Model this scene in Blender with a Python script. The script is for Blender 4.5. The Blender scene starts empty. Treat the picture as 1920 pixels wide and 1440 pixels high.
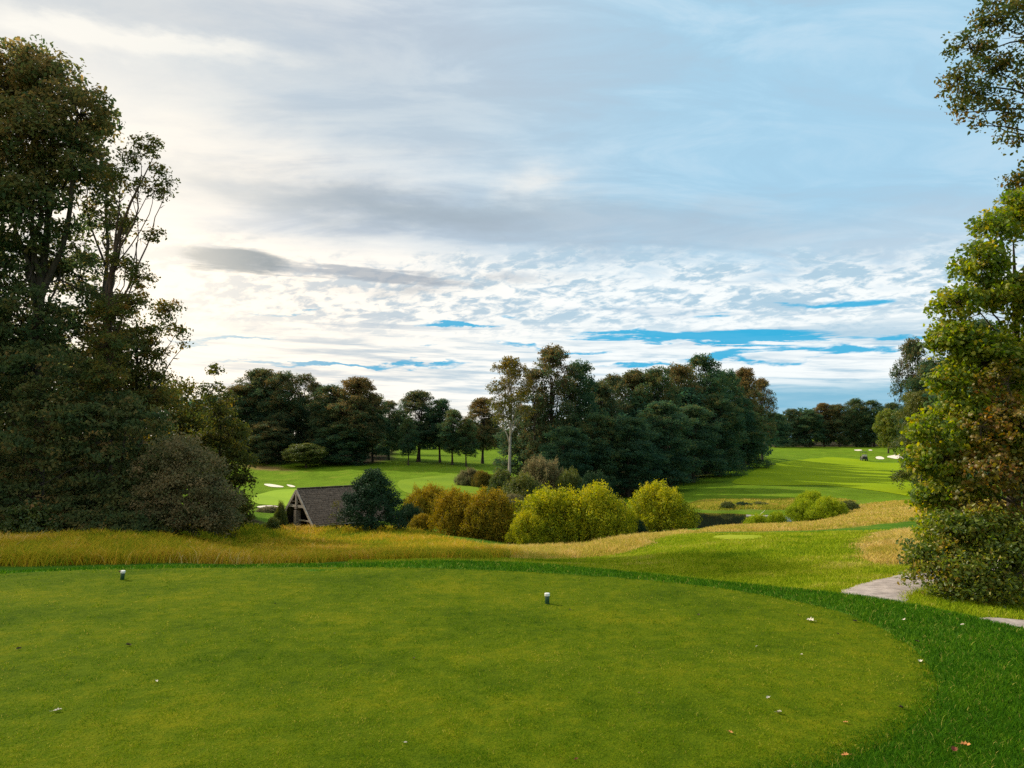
import bpy, math, random
import numpy as np
from mathutils import Vector, Matrix
from mathutils.geometry import delaunay_2d_cdt

rng = np.random.default_rng(7)
random.seed(7)
SC = bpy.context.scene
COL = SC.collection

# ------------------------------------------------------------------ camera
F = 1424.0
PITCH = math.atan(100 / F)
EYE = 1.65
cam = bpy.data.cameras.new('camera')
cam.sensor_width = 36
cam.lens = F / 1920 * 36
cam.clip_end = 6000
cam.clip_start = 0.05
camo = bpy.data.objects.new('camera', cam)
COL.objects.link(camo)
camo.location = (0, 0, EYE)
camo.rotation_euler = (math.pi / 2 + PITCH, 0, 0)
SC.camera = camo
cp, sp = math.cos(PITCH), math.sin(PITCH)


def ray(px, py):
    u = 720 - py
    return np.array([px - 960, F * cp - u * sp, F * sp + u * cp])


def at(px, py, D):
    d = ray(px, py)
    return np.array([0, 0, EYE]) + d * (D / d[1])


# ------------------------------------------------------------------ helpers
def link(o, parent=None):
    COL.objects.link(o)
    if parent is not None:
        o.parent = parent
    return o


def tag(o, label=None, cat=None, group=None, kind=None):
    if label: o['label'] = label
    if cat: o['category'] = cat
    if group: o['group'] = group
    if kind: o['kind'] = kind
    return o


def empty(name, loc, rz=0, label=None, cat=None, group=None):
    o = bpy.data.objects.new(name, None)
    o.empty_display_size = 0.2
    link(o)
    o.location = [float(v) for v in loc]
    o.rotation_euler = (0, 0, rz)
    return tag(o, label, cat, group)


def mesh_np(name, V, Fs, mat=None, tint=None, col=None, smooth=False):
    """V (n,3); Fs list of (m,k) index arrays; tint per face"""
    me = bpy.data.meshes.new(name)
    V = np.asarray(V, dtype=np.float32)
    me.vertices.add(len(V))
    me.vertices.foreach_set('co', V.ravel())
    Fs = [np.asarray(f, dtype=np.int32) for f in Fs if len(f)]
    tot = np.concatenate([np.full(len(f), f.shape[1], dtype=np.int32) for f in Fs])
    idx = np.concatenate([f.ravel() for f in Fs])
    st = np.concatenate([[0], np.cumsum(tot)[:-1]]).astype(np.int32)
    me.loops.add(len(idx))
    me.loops.foreach_set('vertex_index', idx)
    me.polygons.add(len(tot))
    me.polygons.foreach_set('loop_start', st)
    me.polygons.foreach_set('loop_total', tot)
    me.polygons.foreach_set('use_smooth', np.full(len(tot), smooth, dtype=bool))
    me.update(calc_edges=True)
    if tint is not None:
        a = me.attributes.new('tint', 'FLOAT', 'FACE')
        a.data.foreach_set('value', np.asarray(tint, dtype=np.float32))
    if col is not None:
        a = me.attributes.new('soil', 'FLOAT_COLOR', 'POINT')
        c = np.ones((len(V), 4), dtype=np.float32)
        c[:, :3] = col
        a.data.foreach_set('color', c.ravel())
    if mat: me.materials.append(mat)
    return me


def obj_me(name, me, parent=None):
    return link(bpy.data.objects.new(name, me), parent)


class MB:
    """collects boxes / tubes / lathes into one mesh"""
    def __init__(s):
        s.V = []; s.F = {}; s.n = 0

    def add(s, V, F):
        V = np.asarray(V, float)
        for f in F:
            s.F.setdefault(len(f), []).append([i + s.n for i in f])
        s.V.append(V); s.n += len(V)

    def box(s, c, size, R=None):
        x, y, z = [v / 2 for v in size]
        V = np.array([[i, j, k] for i in (-x, x) for j in (-y, y) for k in (-z, z)])
        if R is not None: V = V @ np.array(R).T
        V = V + np.array(c)
        s.add(V, [[0, 1, 3, 2], [4, 6, 7, 5], [0, 4, 5, 1], [2, 3, 7, 6], [0, 2, 6, 4], [1, 5, 7, 3]])

    def beam(s, a, b, w, h):
        a = np.array(a, float); b = np.array(b, float)
        d = b - a; L = np.linalg.norm(d); d /= L
        up = np.array([0, 0, 1.0])
        if abs(d[2]) > .95: up = np.array([0, 1.0, 0])
        e = np.cross(up, d); e /= np.linalg.norm(e)
        g = np.cross(d, e)
        s.box((a + b) / 2, (L, w, h), np.stack([d, e, g], 1))

    def tube(s, pts, rad, n=6):
        V, Fq = tube_arr(pts, rad, n)
        s.add(V, Fq.tolist())

    def lathe(s, prof, n=20, c=(0, 0, 0)):
        k = len(prof); V = []
        for r, z in prof:
            for i in range(n):
                a = 2 * math.pi * i / n
                V.append([c[0] + r * math.cos(a), c[1] + r * math.sin(a), c[2] + z])
        Fq = []
        for j in range(k - 1):
            for i in range(n):
                Fq.append([j * n + i, j * n + (i + 1) % n, (j + 1) * n + (i + 1) % n, (j + 1) * n + i])
        V.append([c[0], c[1], c[2] + prof[-1][1]]); t = len(V) - 1
        for i in range(n):
            Fq.append([(k - 1) * n + i, (k - 1) * n + (i + 1) % n, t])
        s.add(V, Fq)

    def build(s, name, mat, parent=None, smooth=False):
        me = mesh_np(name, np.concatenate(s.V), [np.array(v) for v in s.F.values()], mat, smooth=smooth)
        return obj_me(name, me, parent)


def tube_arr(pts, rad, n=6):
    pts = np.asarray(pts, float); rad = np.asarray(rad, float)
    m = len(pts)
    T = np.gradient(pts, axis=0)
    T /= np.linalg.norm(T, axis=1, keepdims=True) + 1e-9
    ref = np.array([0.31, 0.17, 0.93])
    E = np.cross(T, ref); E /= np.linalg.norm(E, axis=1, keepdims=True) + 1e-9
    G = np.cross(T, E)
    a = np.arange(n) * 2 * math.pi / n
    V = pts[:, None, :] + rad[:, None, None] * (np.cos(a)[None, :, None] * E[:, None, :] + np.sin(a)[None, :, None] * G[:, None, :])
    i = np.arange(n); j = (i + 1) % n
    Fq = []
    for k in range(m - 1):
        Fq.append(np.stack([k * n + i, k * n + j, (k + 1) * n + j, (k + 1) * n + i], 1))
    return V.reshape(-1, 3), np.concatenate(Fq)


# ------------------------------------------------------------------ shader helpers
class S:
    """socket wrapper with arithmetic"""
    def __init__(s, nt, sock): s.nt = nt; s.s = sock

    def op(s, kind, *o, clamp=False):
        n = s.nt.nodes.new('ShaderNodeMath'); n.operation = kind; n.use_clamp = clamp
        for i, v in enumerate((s,) + o):
            if isinstance(v, S): s.nt.links.new(v.s, n.inputs[i])
            else: n.inputs[i].default_value = v
        return S(s.nt, n.outputs[0])
    def __add__(s, o): return s.op('ADD', o)
    def __radd__(s, o): return s.op('ADD', o)
    def __sub__(s, o): return s.op('SUBTRACT', o)
    def __rsub__(s, o): return (s * -1.0) + o
    def __mul__(s, o): return s.op('MULTIPLY', o)
    def __rmul__(s, o): return s.op('MULTIPLY', o)
    def __truediv__(s, o): return s.op('DIVIDE', o)
    def clamp(s): return s.op('ADD', 0.0, clamp=True)
    def pow(s, p): return s.op('POWER', p)


class NT:
    def __init__(s, nt):
        s.nt = nt; nt.nodes.clear()

    def new(s, t, **k):
        n = s.nt.nodes.new(t)
        for a, v in k.items(): setattr(n, a, v)
        return n

    def put(s, sock, v):
        if isinstance(v, S): s.nt.links.new(v.s, sock)
        elif hasattr(v, 'is_output'): s.nt.links.new(v, sock)
        else: sock.default_value = v

    def W(s, sock): return S(s.nt, sock)

    def noise(s, vec=None, scale=5, detail=4, rough=.55, dist=0, col=False):
        n = s.new('ShaderNodeTexNoise')
        if vec is not None: s.put(n.inputs['Vector'], vec)
        n.inputs['Scale'].default_value = scale; n.inputs['Detail'].default_value = detail
        n.inputs['Roughness'].default_value = rough; n.inputs['Distortion'].default_value = dist
        return S(s.nt, n.outputs['Color' if col else 'Fac'])

    def xyz(s, x=0., y=0., z=0.):
        n = s.new('ShaderNodeCombineXYZ')
        for i, v in enumerate((x, y, z)): s.put(n.inputs[i], v)
        return S(s.nt, n.outputs[0])

    def ramp(s, fac, stops, interp='LINEAR'):
        n = s.new('ShaderNodeValToRGB'); n.color_ramp.interpolation = interp
        s.put(n.inputs[0], fac)
        e = n.color_ramp.elements
        while len(e) < len(stops): e.new(.5)
        for i, (p, c) in enumerate(stops):
            e[i].position = p
            e[i].color = (c, c, c, 1) if isinstance(c, (int, float)) else (*c, 1)
        return S(s.nt, n.outputs[0])

    def mix(s, f, a, b, blend='MIX'):
        n = s.new('ShaderNodeMix', data_type='RGBA', blend_type=blend)
        s.put(n.inputs[0], f)
        for k, v in ((6, a), (7, b)):
            if isinstance(v, (tuple, list)): v = (*v, 1)
            s.put(n.inputs[k], v)
        return S(s.nt, n.outputs[2])

    def step(s, x, a, b):
        n = s.new('ShaderNodeMapRange', interpolation_type='SMOOTHSTEP')
        s.put(n.inputs[0], x); s.put(n.inputs[1], a); s.put(n.inputs[2], b)
        return S(s.nt, n.outputs[0])


def material(name):
    m = bpy.data.materials.new(name); m.use_nodes = True
    n = NT(m.node_tree)
    return m, n


def finish(n, col, rough=.7, spec=.3, bump=None, bs=.3, bd=.02, transl=0, metal=0, tcol=None):
    out = n.new('ShaderNodeOutputMaterial')
    p = n.new('ShaderNodeBsdfPrincipled')
    n.put(p.inputs['Base Color'], (*col, 1) if isinstance(col, tuple) else col)
    p.inputs['Roughness'].default_value = rough
    p.inputs['Specular IOR Level'].default_value = spec
    p.inputs['Metallic'].default_value = metal
    if bump is not None:
        b = n.new('ShaderNodeBump'); b.inputs['Strength'].default_value = bs; b.inputs['Distance'].default_value = bd
        n.put(b.inputs['Height'], bump); n.nt.links.new(b.outputs[0], p.inputs['Normal'])
    if transl:
        t = n.new('ShaderNodeBsdfTranslucent')
        n.put(t.inputs[0], tcol if tcol is not None else col)
        mx = n.new('ShaderNodeMixShader'); mx.inputs[0].default_value = transl
        n.nt.links.new(p.outputs[0], mx.inputs[1]); n.nt.links.new(t.outputs[0], mx.inputs[2])
        n.nt.links.new(mx.outputs[0], out.inputs[0])
    else:
        n.nt.links.new(p.outputs[0], out.inputs[0])


def leaf_mat(name, stops, transl=.45, spec=.12, rough=.6, var=.25):
    """leaf colour from the per-leaf tint attribute and a per-object shift"""
    m, n = material(name)
    a = n.new('ShaderNodeAttribute', attribute_name='tint')
    oi = n.new('ShaderNodeObjectInfo')
    f = n.W(a.outputs['Fac']) + (n.W(oi.outputs['Random']) - .5) * var
    c = n.ramp(f, stops)
    hs = n.new('ShaderNodeHueSaturation')
    n.put(hs.inputs['Color'], c); hs.inputs['Saturation'].default_value = 1.1; hs.inputs['Value'].default_value = 1.5
    finish(n, c, rough, spec, transl=transl, tcol=S(n.nt, hs.outputs[0]))
    return m


# leaf palettes -------------------------------------------------------------
M = {}
M['dense'] = leaf_mat('leaf_dark_green', [(0, (.028, .074, .048)), (.4, (.048, .106, .052)), (.75, (.086, .13, .042)), (1, (.15, .125, .042))], var=.35)
M['autumn'] = leaf_mat('leaf_brownish', [(0, (.034, .078, .046)), (.4, (.066, .108, .046)), (.7, (.120, .108, .038)), (1, (.21, .135, .05))], var=.4)
M['left'] = leaf_mat('leaf_left', [(0, (.060, .100, .040)), (.4, (.115, .135, .046)), (.7, (.20, .155, .055)), (1, (.30, .19, .075))], transl=.55, var=.3)
M['gold'] = leaf_mat('leaf_gold', [(0, (.060, .080, .018)), (.5, (.12, .11, .02)), (1, (.26, .16, .03))], transl=.45)
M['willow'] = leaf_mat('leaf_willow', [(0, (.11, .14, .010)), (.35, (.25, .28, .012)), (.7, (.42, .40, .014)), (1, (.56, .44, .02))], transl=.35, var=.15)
M['orange'] = leaf_mat('leaf_orange', [(0, (.10, .10, .010)), (.5, (.25, .19, .012)), (1, (.42, .27, .02))], transl=.3, var=.2)
M['evergreen'] = leaf_mat('leaf_evergreen', [(0, (.014, .042, .020)), (.6, (.026, .064, .026)), (1, (.052, .092, .028))], transl=.1, var=.1)
M['grey'] = leaf_mat('leaf_grey_brown', [(0, (.085, .11, .045)), (.5, (.16, .15, .07)), (1, (.27, .20, .10))], transl=.45)
M['bright'] = leaf_mat('leaf_bright', [(0, (.065, .12, .012)), (.35, (.14, .20, .016)), (.7, (.26, .28, .02)), (1, (.42, .32, .03))], transl=.5, spec=.3, rough=.45, var=.0)
M['maple'] = leaf_mat('leaf_maple_red', [(0, (.065, .085, .012)), (.4, (.15, .14, .014)), (.75, (.22, .15, .018)), (1, (.25, .115, .022))], transl=.4, spec=.4, rough=.45, var=.0)
M['oak'] = leaf_mat('leaf_oak', [(0, (.046, .078, .024)), (.45, (.10, .115, .026)), (.8, (.18, .135, .028)), (1, (.28, .15, .035))], transl=.4, var=.0)
M['shrub'] = leaf_mat('leaf_shrub', [(0, (.040, .075, .018)), (.5, (.095, .125, .022)), (1, (.20, .18, .03))], transl=.35, spec=.4, rough=.45, var=.2)
M['shrub2'] = leaf_mat('leaf_hedge', [(0, (.05, .09, .015)), (.4, (.12, .165, .018)), (.8, (.24, .24, .025)), (1, (.32, .22, .03))], transl=.45, spec=.35, rough=.45, var=0)
M['lime'] = leaf_mat('leaf_lime', [(0, (.12, .19, .010)), (.5, (.26, .34, .012)), (1, (.46, .46, .02))], transl=.35, var=.2)


def blade_mat(name, stops, transl=.35, rough=.8, spec=.04):
    m, n = material(name)
    a = n.new('ShaderNodeAttribute', attribute_name='tint')
    c = n.ramp(n.W(a.outputs['Fac']), stops)
    finish(n, c, rough, spec, transl=transl, tcol=c)
    return m


M['turf'] = blade_mat('blade_turf', [(0, (.032, .108, .002)), (.3, (.118, .215, .003)), (.65, (.25, .305, .005)), (1, (.60, .48, .08))])
M['rough'] = blade_mat('blade_rough', [(0, (.014, .065, .003)), (.5, (.050, .155, .004)), (.85, (.14, .26, .007)), (1, (.44, .40, .08))])
M['knoll'] = blade_mat('blade_knoll', [(0, (.11, .20, .006)), (.5, (.30, .38, .010)), (.85, (.42, .42, .03)), (1, (.52, .46, .10))])
M['meadow'] = blade_mat('blade_meadow', [(0, (.12, .20, .008)), (.3, (.29, .31, .012)), (.55, (.50, .37, .018)), (.8, (.64, .38, .04)), (1, (.75, .56, .20))], transl=.35)
M['fescue'] = blade_mat('blade_fescue', [(0, (.16, .24, .012)), (.3, (.36, .35, .03)), (.65, (.62, .44, .10)), (1, (.78, .60, .26))], transl=.35)


def bark_mat(name, a, b):
    m, n = material(name)
    tc = n.new('ShaderNodeTexCoord')
    mp = n.new('ShaderNodeMapping'); mp.inputs['Scale'].default_value = (1, 1, .18)
    n.nt.links.new(tc.outputs['Object'], mp.inputs[0])
    f = n.noise(S(n.nt, mp.outputs[0]), 9, 6, .65)
    c = n.ramp(f, [(.3, a), (.7, b)])
    finish(n, c, .9, .1, bump=f, bs=.8, bd=.03)
    return m


M['bark'] = bark_mat('bark', (.035, .027, .02), (.10, .08, .06))
M['palebark'] = bark_mat('pale_bark', (.22, .19, .16), (.46, .41, .36))
M['redbark'] = bark_mat('red_bark', (.045, .03, .022), (.12, .08, .06))


def ground_mat():
    m, n = material('ground_cover')
    a = n.new('ShaderNodeAttribute', attribute_name='soil')
    g = n.new('ShaderNodeNewGeometry')
    p = S(n.nt, g.outputs['Position'])
    n1 = n.noise(p, .35, 6, .6); n2 = n.noise(p, 3.2, 6, .65); n3 = n.noise(p, 26, 4, .6)
    v = n.ramp(n1 * .45 + n2 * .4 + n3 * .25, [(.35, .62), (.55, 1.0), (.75, 1.35)])
    c = n.mix(1.0, n.W(a.outputs['Color']), v, 'MULTIPLY')
    yel = n.mix(n.step(n1 + n2 * .6, .85, 1.05) * .5, c, (.22, .19, .03))
    finish(n, yel, 1., .02, bump=n2 * .5 + n3 * .5, bs=.9, bd=.12)
    return m


def grass_sheet_mat(name, dark, mid, light, scale=.25, fine=8., bd=.03, stripes=None):
    m, n = material(name)
    g = n.new('ShaderNodeNewGeometry')
    p = S(n.nt, g.outputs['Position'])
    n1 = n.noise(p, scale, 5, .6); n2 = n.noise(p, fine, 6, .7); n3 = n.noise(p, fine * 9, 3, .6)
    f = n1 * .5 + n2 * .35 + n3 * .15
    if stripes:
        ang, wl, amp = stripes
        sx = n.new('ShaderNodeSeparateXYZ'); n.put(sx.inputs[0], p)
        t = n.W(sx.outputs[0]) * math.cos(ang) + n.W(sx.outputs[1]) * math.sin(ang) + n1 * 3
        f = f + (t * (2 * math.pi / wl)).op('SINE') * amp
    c = n.ramp(f, [(.33, dark), (.5, mid), (.68, light)])
    finish(n, c, 1., .02, bump=n2 + n3 * .4, bs=.8, bd=bd)
    return m


M['tee'] = grass_sheet_mat('tee_turf', (.020, .050, .002), (.075, .11, .003), (.17, .165, .005), .8, 7, .03)
M['fair'] = grass_sheet_mat('fairway_turf', (.145, .220, .005), (.205, .285, .006), (.27, .34, .009), .09, 1.6, .05, (0.35, 14, .02))
M['fair2'] = grass_sheet_mat('fairway_turf_far', (.11, .18, .016), (.155, .235, .018), (.20, .275, .02), .09, 1.6, .05, (0.9, 12, .03))
M['green'] = grass_sheet_mat('putting_turf', (.18, .28, .03), (.22, .33, .03), (.27, .36, .04), .15, 3, .01)
M['pad'] = grass_sheet_mat('pad_turf', (.17, .23, .012), (.24, .28, .02), (.32, .33, .05), .4, 6, .01)


def simple_noise_mat(name, a, b, scale=8, rough=.85, spec=.2, bd=.01, bs=.5, coords='Object', stretch=(1, 1, 1), metal=0):
    m, n = material(name)
    tc = n.new('ShaderNodeTexCoord')
    mp = n.new('ShaderNodeMapping'); mp.inputs['Scale'].default_value = stretch
    n.nt.links.new(tc.outputs[coords], mp.inputs[0])
    f = n.noise(S(n.nt, mp.outputs[0]), scale, 6, .65)
    c = n.ramp(f, [(.3, a), (.7, b)])
    finish(n, c, rough, spec, bump=f, bs=bs, bd=bd, metal=metal)
    return m


M['sand'] = simple_noise_mat('bunker_sand', (.62, .53, .42), (.76, .68, .56), 2, bd=.05)
M['path'] = simple_noise_mat('path_gravel', (.20, .165, .145), (.46, .39, .35), 4, bd=.03, bs=.9)
M['shingle'] = simple_noise_mat('roof_shakes', (.04, .028, .02), (.24, .17, .12), 7, stretch=(1, 1, 1), bd=.02)
M['timber'] = simple_noise_mat('weathered_timber', (.27, .225, .18), (.50, .44, .37), 9, stretch=(.3, .3, 1), bd=.01)
M['darkwood'] = simple_noise_mat('dark_boards', (.03, .022, .018), (.08, .055, .045), 5, bd=.01)
M['stone'] = simple_noise_mat('pier_stone', (.13, .10, .085), (.32, .26, .21), 7, bd=.03)
M['markergreen'] = simple_noise_mat('marker_green', (.008, .045, .015), (.014, .065, .022), 30, rough=.4, spec=.5, bd=.001)
M['markerwhite'] = simple_noise_mat('marker_white', (.62, .64, .60), (.82, .82, .80), 60, rough=.45, spec=.4, bd=.001)
M['brownpaint'] = simple_noise_mat('rust_brown', (.06, .03, .01), (.13, .06, .02), 60, rough=.6)
M['black'] = simple_noise_mat('black_plastic', (.012, .012, .013), (.025, .024, .025), 20, rough=.45, spec=.4, bd=.001)
M['metal'] = simple_noise_mat('grey_metal', (.30, .30, .30), (.42, .42, .42), 20, rough=.4, spec=.5, bd=.001)
M['seat'] = simple_noise_mat('pale_vinyl', (.42, .38, .33), (.52, .48, .42), 20, rough=.6, bd=.001)
M['log'] = simple_noise_mat('bleached_wood', (.42, .38, .32), (.66, .62, .55), 7, stretch=(.2, 1, 1), bd=.01)
M['dead_pale'] = simple_noise_mat('leaf_dry_pale', (.45, .38, .28), (.72, .66, .55), 30, rough=.6, bd=.002)
M['dead_dark'] = simple_noise_mat('leaf_dry_dark', (.03, .02, .012), (.07, .04, .02), 30, rough=.7, bd=.002)
M['dead_orange'] = simple_noise_mat('leaf_dry_orange', (.35, .13, .03), (.62, .30, .10), 30, rough=.6, bd=.002)
M['dead_red'] = simple_noise_mat('leaf_dry_red', (.10, .02, .012), (.20, .05, .02), 30, rough=.6, bd=.002)

# ------------------------------------------------------------------ terrain
CPTS = []   # (x, y, z)


def cv(px, py, D, dz=0.):
    p = at(px, py, D); CPTS.append((p[0], p[1], p[2] + dz))


def cz(px, D, z):
    p = at(px, 900, D); CPTS.append((p[0], p[1], z))


for px in (-1500, -600, -150, 80, 300):
    cz(px, 12, -.70); cz(px, 16, -1.05); cz(px, 22, -1.62); cz(px, 30, -2.28); cz(px, 37, -2.6)
for px in (450, 650):
    cz(px, 12, -.70); cz(px, 16, -1.15)
    cz(px, 22, -1.95); cz(px, 30, -2.95); cz(px, 37, -3.65)
for px in (-1500, -600, -150, 200, 400): cz(px, 50, -3.4); cz(px, 80, -4.0); cz(px, 130, -3.4)
cv(600, 988, 50); cv(540, 986, 50); cv(700, 994, 46, -.1); cv(600, 1006, 43, -.2); cv(560, 1012, 38, -.25); cv(680, 1012, 38, -.25)
cv(470, 965, 60); cv(500, 950, 75); cv(490, 926, 95); cv(510, 911, 112); cv(560, 884, 130); cv(480, 893, 128); cv(640, 895, 122)
cv(720, 884, 130); cv(455, 868, 142); cv(700, 866, 150); cv(850, 868, 150); cv(870, 860, 168); cv(620, 905, 108)
cv(800, 890, 125); cv(900, 905, 105); cv(900, 930, 85); cv(800, 930, 82); cv(700, 960, 66)
for px in (-300, 200, 500, 800, 1100): cz(px, 210, -2.2)
cv(1060, 1024, 46); cv(900, 1006, 47); cv(1235, 996, 48); cv(800, 985, 55); cv(980, 960, 66); cv(1120, 960, 70)
cv(950, 1040, 26); cv(1150, 1035, 24, -.1); cv(1050, 1052, 19, -.1); cv(750, 1020, 34, -.2); cv(850, 1034, 27, -.1); cv(850, 1052, 17, -.1)
cz(850, 12, -.75); cz(1050, 12.5, -.9); cv(1200, 1080, 15); cv(1350, 1084, 15.5); cv(1500, 1098, 13.5); cv(1620, 1105, 12.5)
cz(1450, 11, -.85); cv(1700, 1125, 11.3); cv(1850, 1160, 10.2); cz(2100, 10, -.85); cz(2600, 10, -.9); cz(3300, 10, -.9); cz(2600, 20, -1.2); cz(2200, 14, -1.0)
cv(1380, 1008, 24); cv(1540, 1012, 22.5); cv(1650, 1005, 25); cv(1250, 1025, 23.5); cv(1200, 1012, 28); cv(1400, 1045, 18.5); cv(1550, 1050, 18)
cv(1300, 1004, 28); cv(1400, 996, 29, -.15); cv(1500, 990, 32, -.2); cv(1620, 978, 36, -.2); cv(1700, 965, 40, -.2)
cv(1600, 962, 46, -.2); cv(1700, 945, 56, -.1); cv(1680, 934, 66); cv(1900, 940, 60); cz(2300, 60, -3)
cz(1330, 46, -3.75); cz(1330, 58, -5.5); cz(1420, 58, -5.6); cz(1465, 59, -5.2); cz(1500, 48, -4.1); cz(1400, 49, -4.1); cz(1240, 60, -5.1)
cv(1400, 957, 67); cv(1320, 956, 68); cv(1480, 954, 68); cv(1560, 952, 66); cv(1450, 940, 80)
cv(1500, 928, 86); cv(1300, 930, 90); cv(1640, 935, 84); cv(1500, 900, 115); cv(1500, 872, 160); cv(1500, 851, 210); cv(1650, 842, 238); cv(1620, 863, 190)
cv(1430, 860, 168); cv(1700, 905, 112); cv(1690, 866, 180); cv(2000, 880, 150)
cv(1215, 938, 88); cv(1300, 908, 110); cv(1370, 880, 138); cv(1000, 938, 82); cv(1100, 930, 92); cv(1150, 900, 130)
for px in (-1500, -500, 300, 960, 1500, 1900, 2500): cz(px, 300, -1.2); cz(px, 420, -.6)
CP = np.array(CPTS)


def polar(x, y):
    return np.arctan2(x, y), np.log(np.maximum(np.hypot(x, y), .3))


ca, cl = polar(CP[:, 0], CP[:, 1])
KA = 1.9


def tk(d2): return 0.5 * d2 * np.log(d2 + 1e-9)


A = np.stack([ca * KA, cl], 1)
nC = len(A)
K = tk(((A[:, None] - A[None]) ** 2).sum(-1)) + np.eye(nC) * 2e-3
Pm = np.concatenate([np.ones((nC, 1)), A], 1)
L = np.block([[K, Pm], [Pm.T, np.zeros((3, 3))]])
Wt = np.linalg.solve(L, np.concatenate([CP[:, 2], np.zeros(3)]))


def px_ground0(pts):
    out = []
    for px, py in pts:
        d = ray(px, py); t = -EYE / d[2]
        out.append((d[0] * t, d[1] * t))
    return out


def chaikin(pts, k=2, closed=True):
    p = np.array(pts, float)
    for _ in range(k):
        q = np.roll(p, -1, 0)
        a = p * .75 + q * .25; b = p * .25 + q * .75
        if not closed:
            a = a[:-1]; b = b[:-1]
            p = np.concatenate([p[:1], np.stack([a, b], 1).reshape(-1, 2), p[-1:]])
        else:
            p = np.stack([a, b], 1).reshape(-1, 2)
    return p


CREST = chaikin(px_ground0([(-700, 1110), (-300, 1083), (0, 1070), (200, 1060), (500, 1057), (700, 1054), (830, 1048), (1000, 1053), (1200, 1071), (1400, 1093), (1560, 1108), (1650, 1120), (1790, 1150), (1920, 1181), (2150, 1260)]) + [(4.6, 2.5), (4.5, -6), (-14, -6), (-14, 6)], 2)
TEE = chaikin(px_ground0([(-420, 1100), (-150, 1080), (0, 1072.5), (200, 1063.5), (500, 1061), (700, 1063), (900, 1069), (1100, 1079), (1300, 1095), (1450, 1119), (1570, 1145), (1650, 1176), (1710, 1213), (1748, 1255), (1762, 1300), (1735, 1345), (1660, 1395), (1560, 1440)]) + [(.3, 3.35), (-1.2, 3.1), (-3.2, 3.0), (-6, 3.6), (-8.6, 5.2), (-9.2, 7.2)], 2)


def inside(poly, x, y):
    r = np.zeros(len(x), bool)
    n = len(poly)
    for i in range(n):
        x0, y0 = poly[i]; x1, y1 = poly[(i + 1) % n]
        c = (y0 > y) != (y1 > y)
        if not c.any(): continue
        xi = (x1 - x0) * (y - y0) / (y1 - y0 + 1e-12) + x0
        r ^= c & (x < xi)
    return r


def sdist(poly, x, y):
    """signed distance, positive outside"""
    d = np.full(len(x), 1e9)
    n = len(poly)
    for i in range(n):
        ax, ay = poly[i]; bx, by = poly[(i + 1) % n]
        ex, ey = bx - ax, by - ay
        t = np.clip(((x - ax) * ex + (y - ay) * ey) / (ex * ex + ey * ey + 1e-12), 0, 1)
        d = np.minimum(d, np.hypot(x - ax - t * ex, y - ay - t * ey))
    return np.where(inside(poly, x, y), -d, d)


def sms(x, a, b):
    t = np.clip((x - a) / (b - a), 0, 1); return t * t * (3 - 2 * t)


_wv = [(rng.uniform(0, 6.28), rng.uniform(0, 6.28)) for _ in range(40)]


def wobble(x, y, wl, seed=0, n=7):
    s = np.zeros_like(x)
    for i in range(n):
        a, ph = _wv[(seed * 7 + i) % 40]
        k = 2 * math.pi / (wl * (.6 + .14 * i))
        s += np.sin(k * (x * math.cos(a) + y * math.sin(a)) + ph + 1.3 * np.sin(k * .37 * (y * math.cos(a) - x * math.sin(a))))
    return s / n


def terr_raw(x, y):
    a, l = polar(x, y)
    ac = np.clip(a, -1.05, 1.05)
    z = Wt[nC] + Wt[nC + 1] * ac * KA + Wt[nC + 2] * l
    for i in range(nC):
        z += Wt[i] * tk((ac * KA - A[i, 0]) ** 2 + (l - A[i, 1]) ** 2)
    r = np.exp(l)
    back = sms(np.abs(a), 1.05, 1.9)
    z = z * (1 - back) + back * (-1.2 * sms(r, 4, 30))
    far = sms(r, 380, 700)
    z = z * (1 - far) - .5 * far
    z += wobble(x, y, 14, 1) * .16 * sms(r, 60, 130) + wobble(x, y, 3.2, 2) * .035 * sms(r, 11, 18) * (1 - sms(r, 60, 120))
    sd = sdist(CREST, x, y)
    k = sms(sd, -.15, 2.2)
    near = r < 40
    z = np.where(near, z * k, z)
    z = z - .03 * sms(sd, -.6, 0) * (1 - k) * near
    return z


# polar grid
az_front = np.radians(np.arange(-50, 50.001, .25))
az_back = np.radians(np.arange(53, 307.1, 3.))
AZ = np.concatenate([az_front, az_back])           # ascending, wraps at 310 = -50
LR0, DL = math.log(.4), .0125
NR = int((math.log(5000) - LR0) / DL) + 1
LR = LR0 + DL * np.arange(NR)
AA, LL = np.meshgrid(AZ, LR, indexing='ij')
RR = np.exp(LL)
GX = RR * np.sin(AA); GY = RR * np.cos(AA)
GZ = terr_raw(GX.ravel(), GY.ravel()).reshape(GX.shape)
NAZ = len(AZ)


def terr(x, y):
    x = np.atleast_1d(np.asarray(x, float)); y = np.atleast_1d(np.asarray(y, float))
    a, l = polar(x, y)
    a = np.where(a < AZ[0], a + 2 * math.pi, a)
    AZ2 = np.append(AZ, AZ[0] + 2 * math.pi)
    i = np.clip(np.searchsorted(AZ2, a, 'right') - 1, 0, NAZ - 1)
    fa = (a - AZ2[i]) / (AZ2[i + 1] - AZ2[i])
    j = np.clip(((l - LR0) / DL).astype(int), 0, NR - 2)
    fl = np.clip((l - LR0) / DL - j, 0, 1)
    i2 = (i + 1) % NAZ
    return (GZ[i, j] * (1 - fa) * (1 - fl) + GZ[i2, j] * fa * (1 - fl) + GZ[i, j + 1] * (1 - fa) * fl + GZ[i2, j + 1] * fa * fl)


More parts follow.
